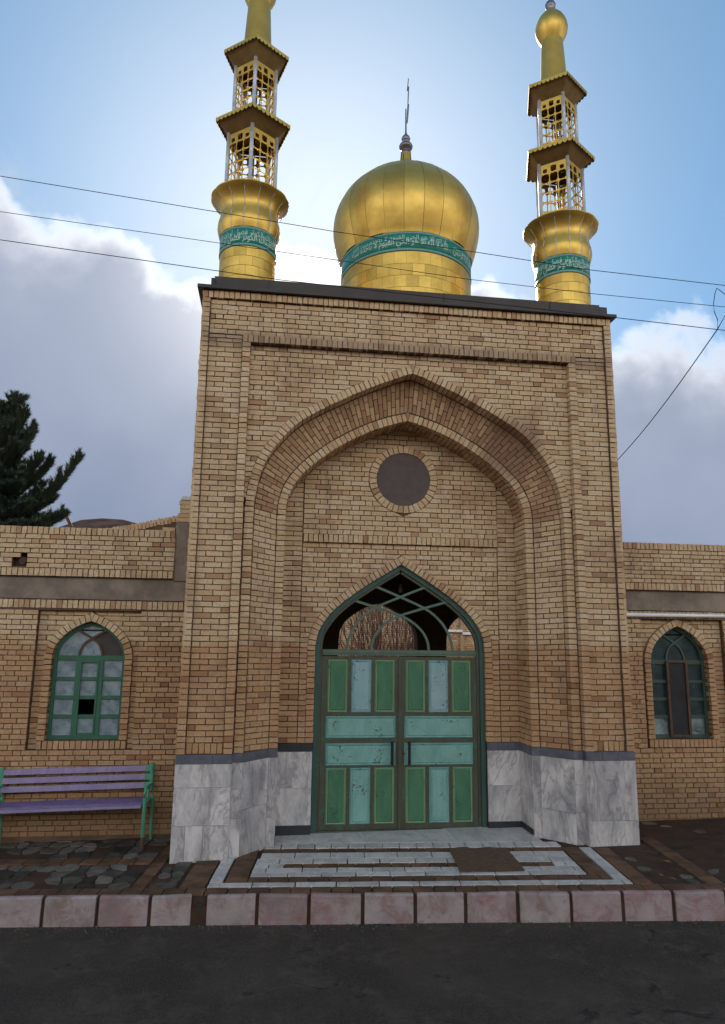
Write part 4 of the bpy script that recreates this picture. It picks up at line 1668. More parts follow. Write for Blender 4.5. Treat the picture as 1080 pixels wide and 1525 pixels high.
# rear roof parapet with a brick stub capped by a white sheet
rp = thing('roof_parapet', 'sloping row of upright bricks on the roof beside the tall gateway', 'parapet', (-3.7, 2.5, 3.45))
Bp = Bricks()
n = 22
for i in range(n):
    xa = -4.42 + i * .0555
    zt = 3.96 + .013 * i + random.uniform(-.012, .012)
    Bp.add([(xa, 2.5, zt), (xa + .046, 2.5, zt), (xa + .046, 2.5, zt + .105), (xa, 2.5, zt + .105)], (0, .2, 0), True)
for i in range(6):
    Bp.add([(-4.3 + i * .2, 2.5, 3.89 + .046 * i), (-4.11 + i * .2, 2.5, 3.89 + .046 * i), (-4.11 + i * .2, 2.5, 3.945 + .046 * i), (-4.3 + i * .2, 2.5, 3.945 + .046 * i)], (0, .2, 0), True)
Bp.emit(rp)
m = MB()
m.hexa([(-4.42, 2.515, 3.40), (-3.10, 2.515, 3.40), (-3.10, 2.515, 4.33), (-4.42, 2.515, 4.01)], (0, .15, 0))
m.build('mortar_bed', MORTAR, rp)
st = thing('brick_stub', 'short rough brick pier with a white sheet on top beside the gateway', 'pier', (-3.15, 2.4, 3.45))
Bp = Bricks()
for k in range(16):
    o = random.uniform(-.015, .015)
    Bp.add([(-3.25 + o, 2.38, 3.46 + k * .068), (-3.04 + o, 2.38, 3.46 + k * .068), (-3.04 + o, 2.38, 3.52 + k * .068), (-3.25 + o, 2.38, 3.52 + k * .068)], (0, .1, 0), True)
Bp.emit(st)
m = MB()
m.box(-3.235, -3.045, 2.39, 2.48, 3.45, 4.545)
m.build('mortar_bed', MORTAR, st)
m = MB()
m.hexa([(-3.24, 2.36, 4.552), (-3.03, 2.36, 4.548), (-3.04, 2.37, 4.60), (-3.2, 2.37, 4.615)], (0, .14, .01))
m.build('sheet', SNOW, st)
m = MB()
m.tube([(-4.52, 1.45, 3.445), (-4.565, 1.42, 3.93), (-4.63, 1.4, 4.06)], [.02, .022, .026], 8)
tag(m.build('metal_stub', RUST), 'bent rusty metal stub sticking up over the parapet beside the pine', 'rod')

# ================================================================== DOME
FORMS = {'ا': (0xFE8D, 0xFE8E), 'ب': (0xFE8F, 0xFE90, 0xFE91, 0xFE92), 'ت': (0xFE95, 0xFE96, 0xFE97, 0xFE98), 'ث': (0xFE99, 0xFE9A, 0xFE9B, 0xFE9C),
         'ح': (0xFEA1, 0xFEA2, 0xFEA3, 0xFEA4), 'خ': (0xFEA5, 0xFEA6, 0xFEA7, 0xFEA8), 'ذ': (0xFEAB, 0xFEAC), 'ر': (0xFEAD, 0xFEAE),
         'س': (0xFEB1, 0xFEB2, 0xFEB3, 0xFEB4), 'ص': (0xFEB9, 0xFEBA, 0xFEBB, 0xFEBC), 'ط': (0xFEC1, 0xFEC2, 0xFEC3, 0xFEC4), 'ع': (0xFEC9, 0xFECA, 0xFECB, 0xFECC),
         'ف': (0xFED1, 0xFED2, 0xFED3, 0xFED4), 'ق': (0xFED5, 0xFED6, 0xFED7, 0xFED8), 'ك': (0xFED9, 0xFEDA, 0xFEDB, 0xFEDC), 'ل': (0xFEDD, 0xFEDE, 0xFEDF, 0xFEE0),
         'م': (0xFEE1, 0xFEE2, 0xFEE3, 0xFEE4), 'ن': (0xFEE5, 0xFEE6, 0xFEE7, 0xFEE8), 'ه': (0xFEE9, 0xFEEA, 0xFEEB, 0xFEEC), 'و': (0xFEED, 0xFEEE), 'ي': (0xFEF1, 0xFEF2, 0xFEF3, 0xFEF4),
         'L': (0xFEFB, 0xFEFC)}


def shape_text(txt):
    out = []
    for w in txt.replace('لا', 'L').split(' '):
        res = []
        for i, ch in enumerate(w):
            f = FORMS[ch]
            prev = i > 0 and len(FORMS[w[i - 1]]) == 4
            nxt = i < len(w) - 1 and len(f) == 4
            k = 3 if prev and nxt else 1 if prev else 2 if nxt else 0
            res.append(chr(f[k]))
        out.append(''.join(res))
    return ' '.join(out)[::-1]


def lettering(txt, cx, cy, r, z0, z1, a_mid, a_span, parent, name='lettering'):
    """calligraphy wrapped on a cylinder; a_mid measured so that -90 degrees faces the street"""
    cu = bpy.data.curves.new(name, 'FONT')
    cu.body = shape_text(txt)
    cu.size = 1.0
    cu.resolution_u = 3
    cu.offset = -0.004
    o = bpy.data.objects.new(name, cu)
    COL.objects.link(o)
    dg = bpy.context.evaluated_depsgraph_get()
    me = bpy.data.meshes.new_from_object(o.evaluated_get(dg))
    bpy.data.objects.remove(o)
    if not me.vertices:
        return
    xs = [v.co.x for v in me.vertices]
    ys = [v.co.y for v in me.vertices]
    x0, x1, y0, y1 = min(xs), max(xs), min(ys), max(ys)
    for v in me.vertices:
        a = a_mid + a_span * ((v.co.x - x0) / (x1 - x0) - .5)
        z = z0 + (z1 - z0) * (v.co.y - y0) / (y1 - y0)
        v.co = (cx + r * math.cos(a), cy + r * math.sin(a), z)
    me.materials.clear()
    me.materials.append(LETTER)
    me.update()
    tag(link(name, me, parent), kind='stuff')


DX, DY = 0.17, 1.5
dome = thing('dome', 'bulbous gold metal dome with green inscription band and dark spike finial', 'dome', (DX, DY, 7.04))
m = MB()
m.lathe([(1.012, 6.95), (1.012, 8.3)], 64, (DX, DY))
drum = m.build('drum', BRONZE, dome, True)
# gold sheets of the drum, each a part
rowsz = [7.06, 7.24, 7.42, 7.60, 7.785, 7.975]
NT_ = 36
for r, (z0, z1) in enumerate(zip(rowsz[:-1], rowsz[1:])):
    mm = MB()
    da = 2 * math.pi / NT_
    mm.lathe([(1.016, z0 + .001), (1.0225, z0 + .003), (1.0235, z1 - .003), (1.016, z1 - .001)], 3, (0, 0), .0013, da - .0013, 0.0)
    me = mm.mesh('gold_tile', GOLD)
    for k in range(NT_):
        o = bpy.data.objects.new('gold_tile', me)
        COL.objects.link(o)
        o.parent = drum
        o.matrix_parent_inverse = Matrix.Translation(-Vector(dome.location)) if False else Matrix.Identity(4)
        o.matrix_basis = Matrix.Translation((DX, DY, 0)) @ Matrix.Rotation(da * (k + (r % 2) * .5), 4, 'Z')
BZ0, BZ1 = 7.98, 8.285


def insc_band(root, cx, cy, r, z0, z1, texts):
    m = MB()
    m.lathe([(r - .01, z0), (r, z0 + .002), (r, z1 - .002), (r - .01, z1)], 64, (cx, cy))
    b = m.build('inscription_band', BAND_GREEN, root, True)
    h = z1 - z0
    for a, c in ((z0, z0 + h * .13), (z1 - h * .13, z1)):
        m = MB()
        m.lathe([(r - .005, a), (r + .004, a + .003), (r + .004, c - .003), (r - .005, c)], 64, (cx, cy))
        m.build('border_tile', BAND_EDGE, b, True)
    for txt, am, sp in texts:
        lettering(txt, cx, cy, r + .003, z0 + h * .15, z0 + h * .68, R(am), R(sp), b)
        lettering(' '.join(txt.split(' ')[1:] + txt.split(' ')[:1]), cx, cy, r + .0045, z0 + h * .45, z1 - h * .16, R(am), R(sp) * .96, b)
    return b


insc_band(dome, DX, DY, 1.03, BZ0, BZ1, [('الله لا اله الا هو الحي القيوم لا تاخذه سنه', -108, 88), ('بسم الله الرحمن', -42, 32), ('الله لا اله الا هو الحي القيوم', 40, 90), ('الله لا اله الا هو الحي القيوم', 140, 90)])
prof = [(1.035, 8.285), (1.05, 8.34), (1.085, 8.45), (1.13, 8.62), (1.158, 8.77), (1.165, 8.90), (1.15, 9.06), (1.10, 9.22), (1.01, 9.39), (0.885, 9.54), (0.735, 9.675), (0.565, 9.79), (0.39, 9.885), (0.235, 9.97), (0.145, 10.05), (0.10, 10.15), (.08, 10.34)]
prof = [(p.x, p.y) for p in smooth_curve(prof, 3)]
NG = 24
mm = MB()
da = 2 * math.pi / NG
mm.lathe(prof, 8, (0, 0), -.02, da + .02, 0.004)
me = mm.mesh('gore', GOLD, True)
for k in range(NG):
    o = bpy.data.objects.new('gore', me)
    COL.objects.link(o)
    o.parent = dome
    o.matrix_parent_inverse = Matrix.Translation(-Vector(dome.location))
    o.matrix_basis = Matrix.Translation((DX, DY, 9)) @ Matrix.Rotation(da * k + .05, 4, 'Z') @ Matrix.Rotation(random.uniform(-.010, .010), 4, 'Y') @ Matrix.Rotation(random.uniform(-.02, .02), 4, 'Z') @ Matrix.Translation((0, 0, -9))
mm = MB()
for k in range(NG):
    a = da * k + .05
    mm.tube([(DX + (r + .001) * math.cos(a), DY + (r + .001) * math.sin(a), z) for r, z in prof], .0035, 4, False)
mm.build('seam', BRONZE, dome, True)
FIN = simple('finial_grey_metal', (0.20, 0.20, 0.23), 0.32, 0.7, var=0.2, scale=20, bmp=0)
m = MB()
m.lathe([(.075, 10.30), (.085, 10.34), (.085, 10.38), (.05, 10.40), (.06, 10.42), (.105, 10.45), (.115, 10.485), (.10, 10.52), (.055, 10.55), (.045, 10.57), (.06, 10.59), (.075, 10.63), (.06, 10.67), (.03, 10.70), (.014, 10.75), (.010, 11.2)], 20, (DX, DY))
fin = m.build('finial', FIN, dome, True)
m = MB()     # flat emblem, seen nearly edge-on
ex, ey = DX + .02, DY
ang = R(82)
dx, dy = math.cos(ang), math.sin(ang)
for (o0, o1, z0, z1) in ((-.02, .03, 10.98, 11.62), (-.16, -.10, 11.14, 11.50), (.09, .15, 11.05, 11.55), (-.16, .15, 11.10, 11.16), (-.02, .06, 11.60, 11.78)):
    m.hexa([(ex + o0 * dx, ey + o0 * dy, z0), (ex + o1 * dx, ey + o1 * dy, z0), (ex + .015 + o1 * dx, ey + o1 * dy, z1), (ex + .015 + o0 * dx, ey + o0 * dy, z1)], (.014, -.002, 0))
m.build('emblem', FIN, fin)

# ================================================================== MINARETS
def lattice_mesh(w, h, nx, ny, bar):
    m = MB()
    top = h * .16
    cw, ch = w / nx, (h - top) / ny
    th = .012
    for i in range(nx):
        for k in range(ny + 1):
            x0, z0 = -w / 2 + i * cw, k * ch
            last = k == ny
            hh = ch if not last else top
            cx, cz = x0 + cw / 2, z0 + hh / 2
            a, b = cw / 2 - bar, (hh / 2 - bar)
            if last:
                if i == nx // 2:
                    a, b, cz = a * .75, b * .75, cz - hh * .08
                else:
                    a, b, cz = a * .55, b * .5, cz - hh * .2
            c1, c2 = a * .42, b * .34
            inn = [(cx - a + c1, cz - b), (cx + a - c1, cz - b), (cx + a, cz - b + c2), (cx + a, cz + b - c2), (cx + a - c1, cz + b), (cx - a + c1, cz + b), (cx - a, cz + b - c2), (cx - a, cz - b + c2)]
            X0, X1, Z0, Z1 = x0, x0 + cw, z0, z0 + hh
            out = [(cx - a + c1, Z0), (cx + a - c1, Z0), (X1, cz - b + c2), (X1, cz + b - c2), (cx + a - c1, Z1), (cx - a + c1, Z1), (X0, cz + b - c2), (X0, cz - b + c2)]
            cor = {1: (X1, Z0), 3: (X1, Z1), 5: (X0, Z1), 7: (X0, Z0)}
            for e in range(8):
                f = (e + 1) % 8
                pl = [out[e]] + ([cor[e]] if e in cor else []) + [out[f], inn[f], inn[e]]
                m.face(*[(x, 0, z) for x, z in pl])
                m.face(*[(x, th, z) for x, z in pl[::-1]])
                m.face((inn[e][0], 0, inn[e][1]), (inn[f][0], 0, inn[f][1]), (inn[f][0], th, inn[f][1]), (inn[e][0], th, inn[e][1]))
    return m.mesh('lattice_panel', GOLD)


LOWER = dict(r=.357, z0=8.50, z1=9.475, cr=.552, cz=9.665)
UPPER = dict(r=.305, z0=9.70, z1=10.60, cr=.49, cz=10.815)


def make_minaret(loc, label):
    """built round the origin and moved to its place"""
    root = thing('minaret', label, 'minaret', (0, 0, 0), 'gold minarets on the gateway roof')
    m = MB()
    m.lathe([(.372, 6.93), (.372, 7.66)], 40)
    shaft = m.build('shaft', BRONZE, root, True)
    da = 2 * math.pi / 14
    zs = [7.05, 7.19, 7.33, 7.47, 7.61]
    for r in range(4):
        mm = MB()
        mm.lathe([(.377, zs[r] + .001), (.3835, zs[r] + .003), (.3835, zs[r + 1] - .003), (.377, zs[r + 1] - .001)], 4, (0, 0), .003, da - .003)
        me = mm.mesh('gold_tile', GOLD)
        for k in range(14):
            o = bpy.data.objects.new('gold_tile', me)
            COL.objects.link(o)
            o.parent = shaft
            o.matrix_basis = Matrix.Rotation(da * (k + (r % 2) * .5), 4, 'Z')
    m = MB()
    m.box(-.43, .43, -.46, .40, 6.94, 7.065)
    m.build('plinth', FASCIA, root)
    insc_band(root, 0, 0, .392, 7.61, 7.895, [('انا اعطيناك الكوثر فصل لربك', -84 if loc[0] < 0 else -108, 150), ('وانحر ان سانئك هو الابتر'.replace('ئ', 'ي'), 78 if loc[0] < 0 else 54, 140)])
    pr = [(.395, 7.895), (.412, 7.95), (.43, 8.03), (.425, 8.10), (.405, 8.18), (.395, 8.25), (.405, 8.32), (.44, 8.39), (.49, 8.45), (.535, 8.485), (.54, 8.497), (.53, 8.505), (.3, 8.512), (.001, 8.512)]
    da = 2 * math.pi / 14
    mm = MB()
    mm.lathe(pr, 6, (0, 0), 0, da, 0.016)
    me = mm.mesh('collar_gore', GOLD, True)
    for k in range(14):
        o = bpy.data.objects.new('collar_gore', me)
        COL.objects.link(o)
        o.parent = root
        o.matrix_basis = Matrix.Rotation(da * k + .1, 4, 'Z')
    mm = MB()
    for k in range(14):
        a = da * k + .1
        mm.tube([((q + .001) * math.cos(a), (q + .001) * math.sin(a), z) for q, z in pr[:9]], .005, 5, False)
    mm.build('seam', SILVER, root, True)
    for G_ in (LOWER, UPPER):
        r, z0, z1 = G_['r'], G_['z0'], G_['z1']
        pm = MB()
        pm.tube([(r, 0, z0), (r, 0, z1 + .02)], .027, 8)
        pme = pm.mesh('post', SILVER, True)
        w = 1.1756 * r - .045
        lm = lattice_mesh(w, z1 - z0 - .02, 3, 5, .0062)
        for k in range(5):
            a = R(-90 + 72 * k)
            o = bpy.data.objects.new('post', pme)
            COL.objects.link(o)
            o.parent = root
            o.matrix_basis = Matrix.Rotation(a, 4, 'Z')
            o = bpy.data.objects.new('lattice_panel', lm)
            COL.objects.link(o)
            o.parent = root
            o.matrix_basis = Matrix.Rotation(a + R(36) + math.pi / 2, 4, 'Z') @ Matrix.Translation((0, -r * math.cos(R(36)), z0 + .01))
        # canopy
        cr, cz = G_['cr'], G_['cz']
        hx = lambda rad, z: [Vector((rad * math.cos(R(-90 + 72 * k)), rad * math.sin(R(-90 + 72 * k)), z)) for k in range(5)]
        m = MB()
        rings = [hx(cr - .008, cz - .002), hx(cr, cz + .012), hx(r * .8, cz + .10), hx(.05, cz + .11)]
        for a, b in zip(rings[:-1], rings[1:]):
            for k in range(5):
                n = (k + 1) % 5
                m.face(a[k], a[n], b[n], b[k])
        cano = m.build('canopy', GOLD, root)
        m = MB()
        a, b = hx(r - .02, z1 - .005), hx(cr - .01, cz - .008)
        for k in range(5):
            m.face(a[k], a[(k + 1) % 5], b[(k + 1) % 5], b[k])
        m.build('soffit', BRONZE, cano)
        outer = hx(cr + .002, cz + .012)
        for k in range(5):
            a, b = outer[k], outer[(k + 1) % 5]
            mm = MB()
            NS = 9
            tk = Vector(((a + b).x, (a + b).y, 0)).normalized() * .006
            for i in range(NS):
                p, q = a.lerp(b, i / NS), a.lerp(b, (i + 1) / NS)
                arc = [p.lerp(q, .5 - .5 * math.cos(math.pi * j / 6)) + Vector((0, 0, -.018 - .048 * math.sin(math.pi * j / 6))) for j in range(7)]
                mm.face(p, *arc, q)
                mm.face(*[v - tk for v in (q, *arc[::-1], p)])
            mm.build('valance', GOLD, cano)
    m = MB()
    m.tube([(0, 0, 8.5), (0, 0, 10.7)], .03, 8)
    m.build('inner_mast', FASCIA, root)
    m = MB()
    m.lathe([(.235, 10.86), (.215, 11.0), (.20, 11.15), (.165, 11.84)], 32)
    m.build('spire', GOLD, root, True)
    mm = MB()
    da = 2 * math.pi / 8
    mm.lathe([(.155, 11.77), (.195, 11.85), (.232, 11.94), (.247, 12.03), (.232, 12.13), (.188, 12.22), (.13, 12.30), (.09, 12.36), (.06, 12.39)], 6, (0, 0), 0, da, .03)
    me = mm.mesh('bulb_gore', GOLD, True)
    for k in range(8):
        o = bpy.data.objects.new('bulb_gore', me)
        COL.objects.link(o)
        o.parent = root
        o.matrix_basis = Matrix.Rotation(da * k, 4, 'Z')
    m = MB()
    m.lathe([(.06, 12.37), (.045, 12.40), (.075, 12.44), (.085, 12.49), (.06, 12.55), (.03, 12.59), (.05, 12.64), (.02, 12.71), (.008, 13.2)], 16)
    m.build('finial', FIN, root, True)
    root.location = loc
    return root


make_minaret((-2.267, .475, 0), 'gold minaret above the gateway corner on the side of the purple bench')
make_minaret((2.33, .475, 0), 'gold minaret above the gateway corner on the side of the white pipe')

# ================================================================== BENCH
bench = thing('bench', 'old park bench with lavender slats and mint green metal frame', 'bench', (-4.1, .8, -.05))
bx0, bx1 = -5.25, -3.19


def tilt(x, y, z):
    return Vector((x, y, z + (x + 3.2) * .022))


for i, (z0, z1) in enumerate(((.765, .83), (.665, .73), (.565, .63))):
    m = MB()
    y = 1.0 - (.83 - z1) * .12
    m.hexa([tilt(bx0, y - .03, z0), tilt(bx1 - .02, y - .03, z0), tilt(bx1 - .02, y - .02, z1), tilt(bx0, y - .02, z1)], (0, .022, 0))
    m.build('back_slat', LAVENDER, bench)
for i in range(4):
    m = MB()
    y = .555 + i * .10
    z = .455 + (.0 if i else -.016)
    m.hexa([tilt(bx0, y, z), tilt(bx1 - .04, y, z), tilt(bx1 - .04, y + .07, z + .006), tilt(bx0, y + .07, z + .006)], (0, 0, -.03))
    m.build('seat_slat', LAVENDER if i == 0 else VIOLET, bench)
for x in (bx1, -4.99):
    m = MB()
    m.tube([(x, .585, .12 + gz(x)), (x, .575, .52)], .024, 8)
    lg = m.build('leg', MINT, bench)
    m = MB()
    m.tube([(x, .588, gz(x) - .02), (x, .585, .12 + gz(x))], .023, 8)
    m.build('rusty_foot', RUST, lg)
    m = MB()
    m.tube([(x + .03, 1.02, gz(x) - .02), (x + .025, .99, .45), (x + .02, 1.0, .56)], .02, 8)
    m.build('leg', MINT, bench)
    m = MB()
    m.tube([tilt(x, .98, .54), tilt(x, .985, .70), tilt(x, .99, .855)], .027, 8)
    m.build('back_post', MINT, bench)
    m = MB()
    arm = [(x, .575, .50), (x, .56, .57), (x, .60, .625), (x, .70, .61), (x, .82, .615), (x, .95, .60)]
    m.tube(arm, .017, 8)
    m.build('armrest', MINT, bench)
    m = MB()
    m.tube([(x, .585, .42), (x, .70, .44), (x, .78, .50), (x, .80, .57), (x, .85, .60)], .014, 8)
    m.tube([(x, .585, .42), (x, .98, .43)], .016, 8)
    m.build('scroll_brace', MINT, bench)
    for z0, z1 in ((.76, .835), (.66, .735), (.56, .635)):
        m = MB()
        w = .05 if x == bx1 else .06
        y = 1.0 - (.83 - z1) * .12
        m.hexa([tilt(x - w - .03, y - .036, z0), tilt(x + .01, y - .036, z0), tilt(x + .01, y - .026, z1), tilt(x - w - .03, y - .026, z1)], (0, .034, 0))
        m.build('slat_bracket', MINT, bench)

# ================================================================== MAT, LEAVES
m = MB()
cor = [(0.33, -0.80), (1.02, -0.85), (1.10, -0.05), (0.42, 0.05)]
nu, nv = 16, 14
top = {}
for i in range(nu + 1):
    for k in range(nv + 1):
        a, b = i / nu, k / nv
        x = (cor[0][0] * (1 - a) + cor[1][0] * a) * (1 - b) + (cor[3][0] * (1 - a) + cor[2][0] * a) * b
        y = (cor[0][1] * (1 - a) + cor[1][1] * a) * (1 - b) + (cor[3][1] * (1 - a) + cor[2][1] * a) * b
        e = .004 if i in (0, nu) or k in (0, nv) else 0
        top[i, k] = Vector((x + random.uniform(-e, e), y + random.uniform(-e, e), gz(x) + .016 + random.uniform(-.002, .003) + .012 * math.sin(7 * a + 3 * b) ** 2 * (1 if b > .9 else .2)))
for i in range(nu):
    for k in range(nv):
        m.face(top[i, k], top[i + 1, k], top[i + 1, k + 1], top[i, k + 1])
ring = [(i, 0) for i in range(nu)] + [(nu, k) for k in range(nv)] + [(i, nv) for i in range(nu, 0, -1)] + [(0, k) for k in range(nv, 0, -1)]
for a, b in zip(ring, ring[1:] + ring[:1]):
    d = Vector((0, 0, -.013))
    m.face(top[a] + d, top[b] + d, top[b], top[a])
tag(m.build('doormat', MAT), 'worn brown coir doormat lying on the marble paving', 'doormat')

for i, (u, v) in enumerate(((2.35, .45), (2.42, .33), (2.62, .9), (3.4, 1.1))):
    m = MB()
    c = K(u, v, .004)
    a = random.uniform(0, 6)
    L = .05
    e1 = Vector((math.cos(a), math.sin(a), 0)) * L
    e2 = Vector((-math.sin(a), math.cos(a), 0)) * L * .45
    m.face(c - e1, c - e1 * .2 - e2 + Vector((0, 0, .012)), c + e1 + Vector((0, 0, .006)), c - e1 * .1 + e2 + Vector((0, 0, .01)))
    tag(m.build('fallen_leaf', LEAF), 'small pale dead leaf on the dark soil of the pavement', 'leaf', 'dead leaves on the pavement')

m = MB()
gr = random.Random(21)
for i in range(900):
    u_ = gr.uniform(-4.6, 4.6)
    v_ = -.035 - abs(gr.gauss(0, .07)) - (gr.uniform(0, 3) if i % 3 == 0 else 0)
    c = K(u_, v_, -.258)
    a, L = gr.uniform(0, 6), gr.uniform(.004, .016) * (1 if i % 3 else .6)
    e1 = Vector((math.cos(a), math.sin(a), 0)) * L
    e2 = Vector((-math.sin(a), math.cos(a), 0)) * L * gr.uniform(.4, .9)
    t_ = c + Vector((0, 0, L * .7))
    q = [c - e1, c - e2, c + e1, c + e2]
    for k in range(4):
        m.face(q[k], q[(k + 1) % 4], t_)
tag(m.build('grit', GRIT), 'loose grit gathered on the asphalt along the kerb foot', 'grit', kind='stuff')

# ================================================================== LIGHT BULB IN THE HALL
bl = thing('light_bulb', 'clear glass light bulb hanging behind the fanlight', 'bulb', (0, 1.6, 3.2))
bp = at_y(596.5, 877, 1.6)
m = MB()
m.lathe([(.004, -.06), (.03, -.045), (.038, -.015), (.03, .02), (.018, .05), (.016, .08)], 12, (bp.x, bp.y))
m.v = [(x, y, z + bp.z) for x, y, z in m.v]
m.build('glass', BULB, bl, True)
m = MB()
m.tube([(bp.x, bp.y, bp.z + .07), (bp.x, bp.y, bp.z + .12)], .02, 8)
m.tube([(bp.x, bp.y, bp.z + .12), (bp.x, bp.y, 4.12)], .005, 6)
m.build('cord', WIRE, bl)

# ================================================================== COURTYARD
m = MB()
m.box(-14, 14, 4.2, 22, -.3, -.04)
m.box(-2.2, 2.2, 1.0, 4.2, -.3, -.03)
tag(m.build('courtyard', DUST), kind='structure')
cb = thing('courtyard_building', 'brick building across the courtyard seen through the fanlight, with white ledge', 'building', (3, 14, 0))
Bc = Bricks()
fill(Bc, 14.0, -6.0, 9.0, 0.0, 5.2, flemish)
Bc.emit(cb, 0)
m = MB()
m.box(-6, 9, 14.01, 14.5, -.3, 5.2)
m.build('wall', MORTAR, cb)
m = MB()
m.box(3.7, 4.42, 13.86, 13.995, 2.78, 2.86)
m.box(4.42, 6.0, 13.86, 13.995, 2.70, 2.78)
m.build('ledge', WHITE_PIPE, cb)
m = MB()
m.box(4.36, 4.46, 13.9, 14.0, 0, 2.69)
m.box(4.36, 4.46, 13.9, 14.0, 2.87, 5.2)
m.build('pilaster', FAR_BRICK, cb)

shrub = thing('bare_shrub', 'leafless purple brown shrub in the courtyard behind the fanlight', 'shrub', (0.9, 7.4, 0))
m = MB()
rr = random.Random(5)


def twig(p, d, L, r, depth):
    n = 4
    pts = [p]
    q = p.copy()
    dd = d.copy()
    for i in range(n):
        dd = (dd + Vector((rr.uniform(-.12, .12), rr.uniform(-.12, .12), rr.uniform(-.02, .10)))).normalized()
        q = q + dd * (L / n)
        pts.append(q.copy())
    m.tube(pts, [r * (1 - .17 * i) for i in range(n + 1)], 3, False)
    if depth > 0:
        for k in range(4):
            i = rr.choice((1, 2, 3, 4))
            twig(pts[i], (dd + Vector((rr.uniform(-.55, .55), rr.uniform(-.5, .5), rr.uniform(.0, .4)))).normalized(), L * rr.uniform(.4, .6), r * .55, depth - 1)


for i in range(46):
    a = rr.uniform(0, 2 * math.pi)
    rad = rr.uniform(0, .5)
    p = Vector((0.9 + rad * math.cos(a), 7.4 + rad * math.sin(a) * .8, -.03))
    lean = rr.uniform(.05, .42)
    d = Vector((math.cos(a) * lean, math.sin(a) * lean, 1)).normalized()
    twig(p, d, rr.uniform(2.6, 3.9), .02, 2)
m.build('branches', TWIG, shrub)

# ================================================================== PINE TREE
pine = thing('pine_tree', 'dark green pine tree rising behind the brick wing wall', 'tree', (-9.6, 12, -.3))
m = MB()
m.tube([(-9.65, 12, -.6), (-9.6, 12.05, 3), (-9.62, 11.95, 6), (-9.55, 12, 8.0), (-9.5, 12, 9.1)], [.2, .17, .12, .06, .015], 10)
m.build('trunk', BARK, pine)
nd = MB()
br = MB()
pr_ = random.Random(3)


def tuft(p, d, L, n):
    """brush of needles standing out from a twig"""
    d = d.normalized()
    a = d.cross(Vector((0.3, 0.1, 1))).normalized()
    b = d.cross(a)
    for i in range(n):
        s = pr_.random()
        an = pr_.uniform(0, 2 * math.pi)
        out = (a * math.cos(an) + b * math.sin(an))
        q = p + d * (L * s)
        t = (d * pr_.uniform(.55, 1.1) + out * pr_.uniform(.35, .8)).normalized() * pr_.uniform(.15, .25) * (1.05 - .35 * s)
        w = d.cross(out) * .013
        nd.face(q - w, q + w, q + t)


def branch(pts, r0, side=True, tl=.30):
    c = [Vector(p) for p in pts]
    cc = []
    for i in range(len(c) - 1):
        for k in range(4):
            cc.append(c[i].lerp(c[i + 1], k / 4))
    cc.append(c[-1])
    br.tube(cc, [r0 * (1 - .85 * i / len(cc)) for i in range(len(cc))], 5, False)
    n = len(cc)
    for i in range(2, n):
        d = (cc[i] - cc[i - 1]).normalized()
        tuft(cc[i - 1], d, (cc[i] - cc[i - 1]).length * 1.3, 60)
        if side:
            for k in range(6):
                sd = (d * .7 + Vector((pr_.uniform(-.8, .8), pr_.uniform(-.8, .8), pr_.uniform(.0, .9)))).normalized()
                L = tl * pr_.uniform(.6, 1.25) * (1.15 - .5 * i / n)
                e = cc[i] + sd * L * .6 + Vector((0, 0, L * .35))
                br.tube([cc[i], e], [.008, .003], 4, False)
                tuft(cc[i], e - cc[i], L, 80)


def bpt(px, py, y):
    return at_y(px, py, y)


# boughs that show against the sky: foot on the trunk, upturned tips
for (foot, tip, y, mid) in (((-5, 790), (113, 690), 12.0, .10), ((0, 745), (71, 697), 12.2, .08), ((0, 735), (57, 690), 11.8, .06), ((0, 700), (48, 645), 12.1, .10), ((0, 690), (36, 622), 11.9, .06),
                           ((2, 690), (40, 655), 12.4, .08), ((0, 660), (28, 603), 12.0, .03), ((5, 650), (20, 600), 12.1, .02), ((0, 640), (10, 640), 11.9, .02), ((-6, 800), (92, 772), 11.8, .06), ((-5, 800), (70, 782), 11.7, .05),
                           ((-5, 770), (60, 730), 12.2, .10), ((-5, 780), (85, 725), 12.0, .10), ((-5, 760), (40, 715), 11.9, .08), ((-8, 700), (22, 670), 11.6, .06), ((-8, 780), (40, 760), 11.5, .05), ((-8, 740), (25, 730), 11.6, .05),
                           ((-8, 800), (30, 790), 11.5, .03), ((-8, 790), (55, 778), 12.3, .05), ((-10, 680), (12, 640), 11.7, .05), ((-10, 660), (-30, 640), 12.1, .05), ((-10, 720), (-60, 680), 12.1, .1), ((-10, 780), (-90, 720), 12.0, .1),
                           ((-10, 800), (-80, 780), 11.8, .1), ((-10, 640), (0, 612), 12.0, .02), ((-10, 760), (-50, 730), 11.7, .1), ((-5, 700), (15, 690), 12.4, .02), ((-5, 730), (30, 700), 12.5, .05), ((-5, 765), (75, 748), 12.4, .08)):
    a, b = bpt(*foot, 12), bpt(*tip, y)
    L = (b - a).length
    m1 = a.lerp(b, .4) - Vector((0, 0, mid * L * 1.6))
    m2 = a.lerp(b, .75) - Vector((0, 0, mid * L * 1.3))
    branch([a, m1, m2, b], .03, True, .36 + .06 * L)
for i in range(40):       # the rest of the crown, all round the trunk
    z = pr_.uniform(3.2, 7.6)
    a = pr_.uniform(0, 2 * math.pi)
    L = (9.6 - z) * .33 + .25
    if math.cos(a) > .1:
        L *= .55
    p = Vector((-9.6, 12, z))
    e = p + Vector((math.cos(a) * L, math.sin(a) * L, .3))
    branch([p, p.lerp(e, .5) - Vector((0, 0, .15)), e], .025, True, .25)
br.build('boughs', BARK, pine)
tag(nd.build('crown', NEEDLE, pine), kind='stuff')

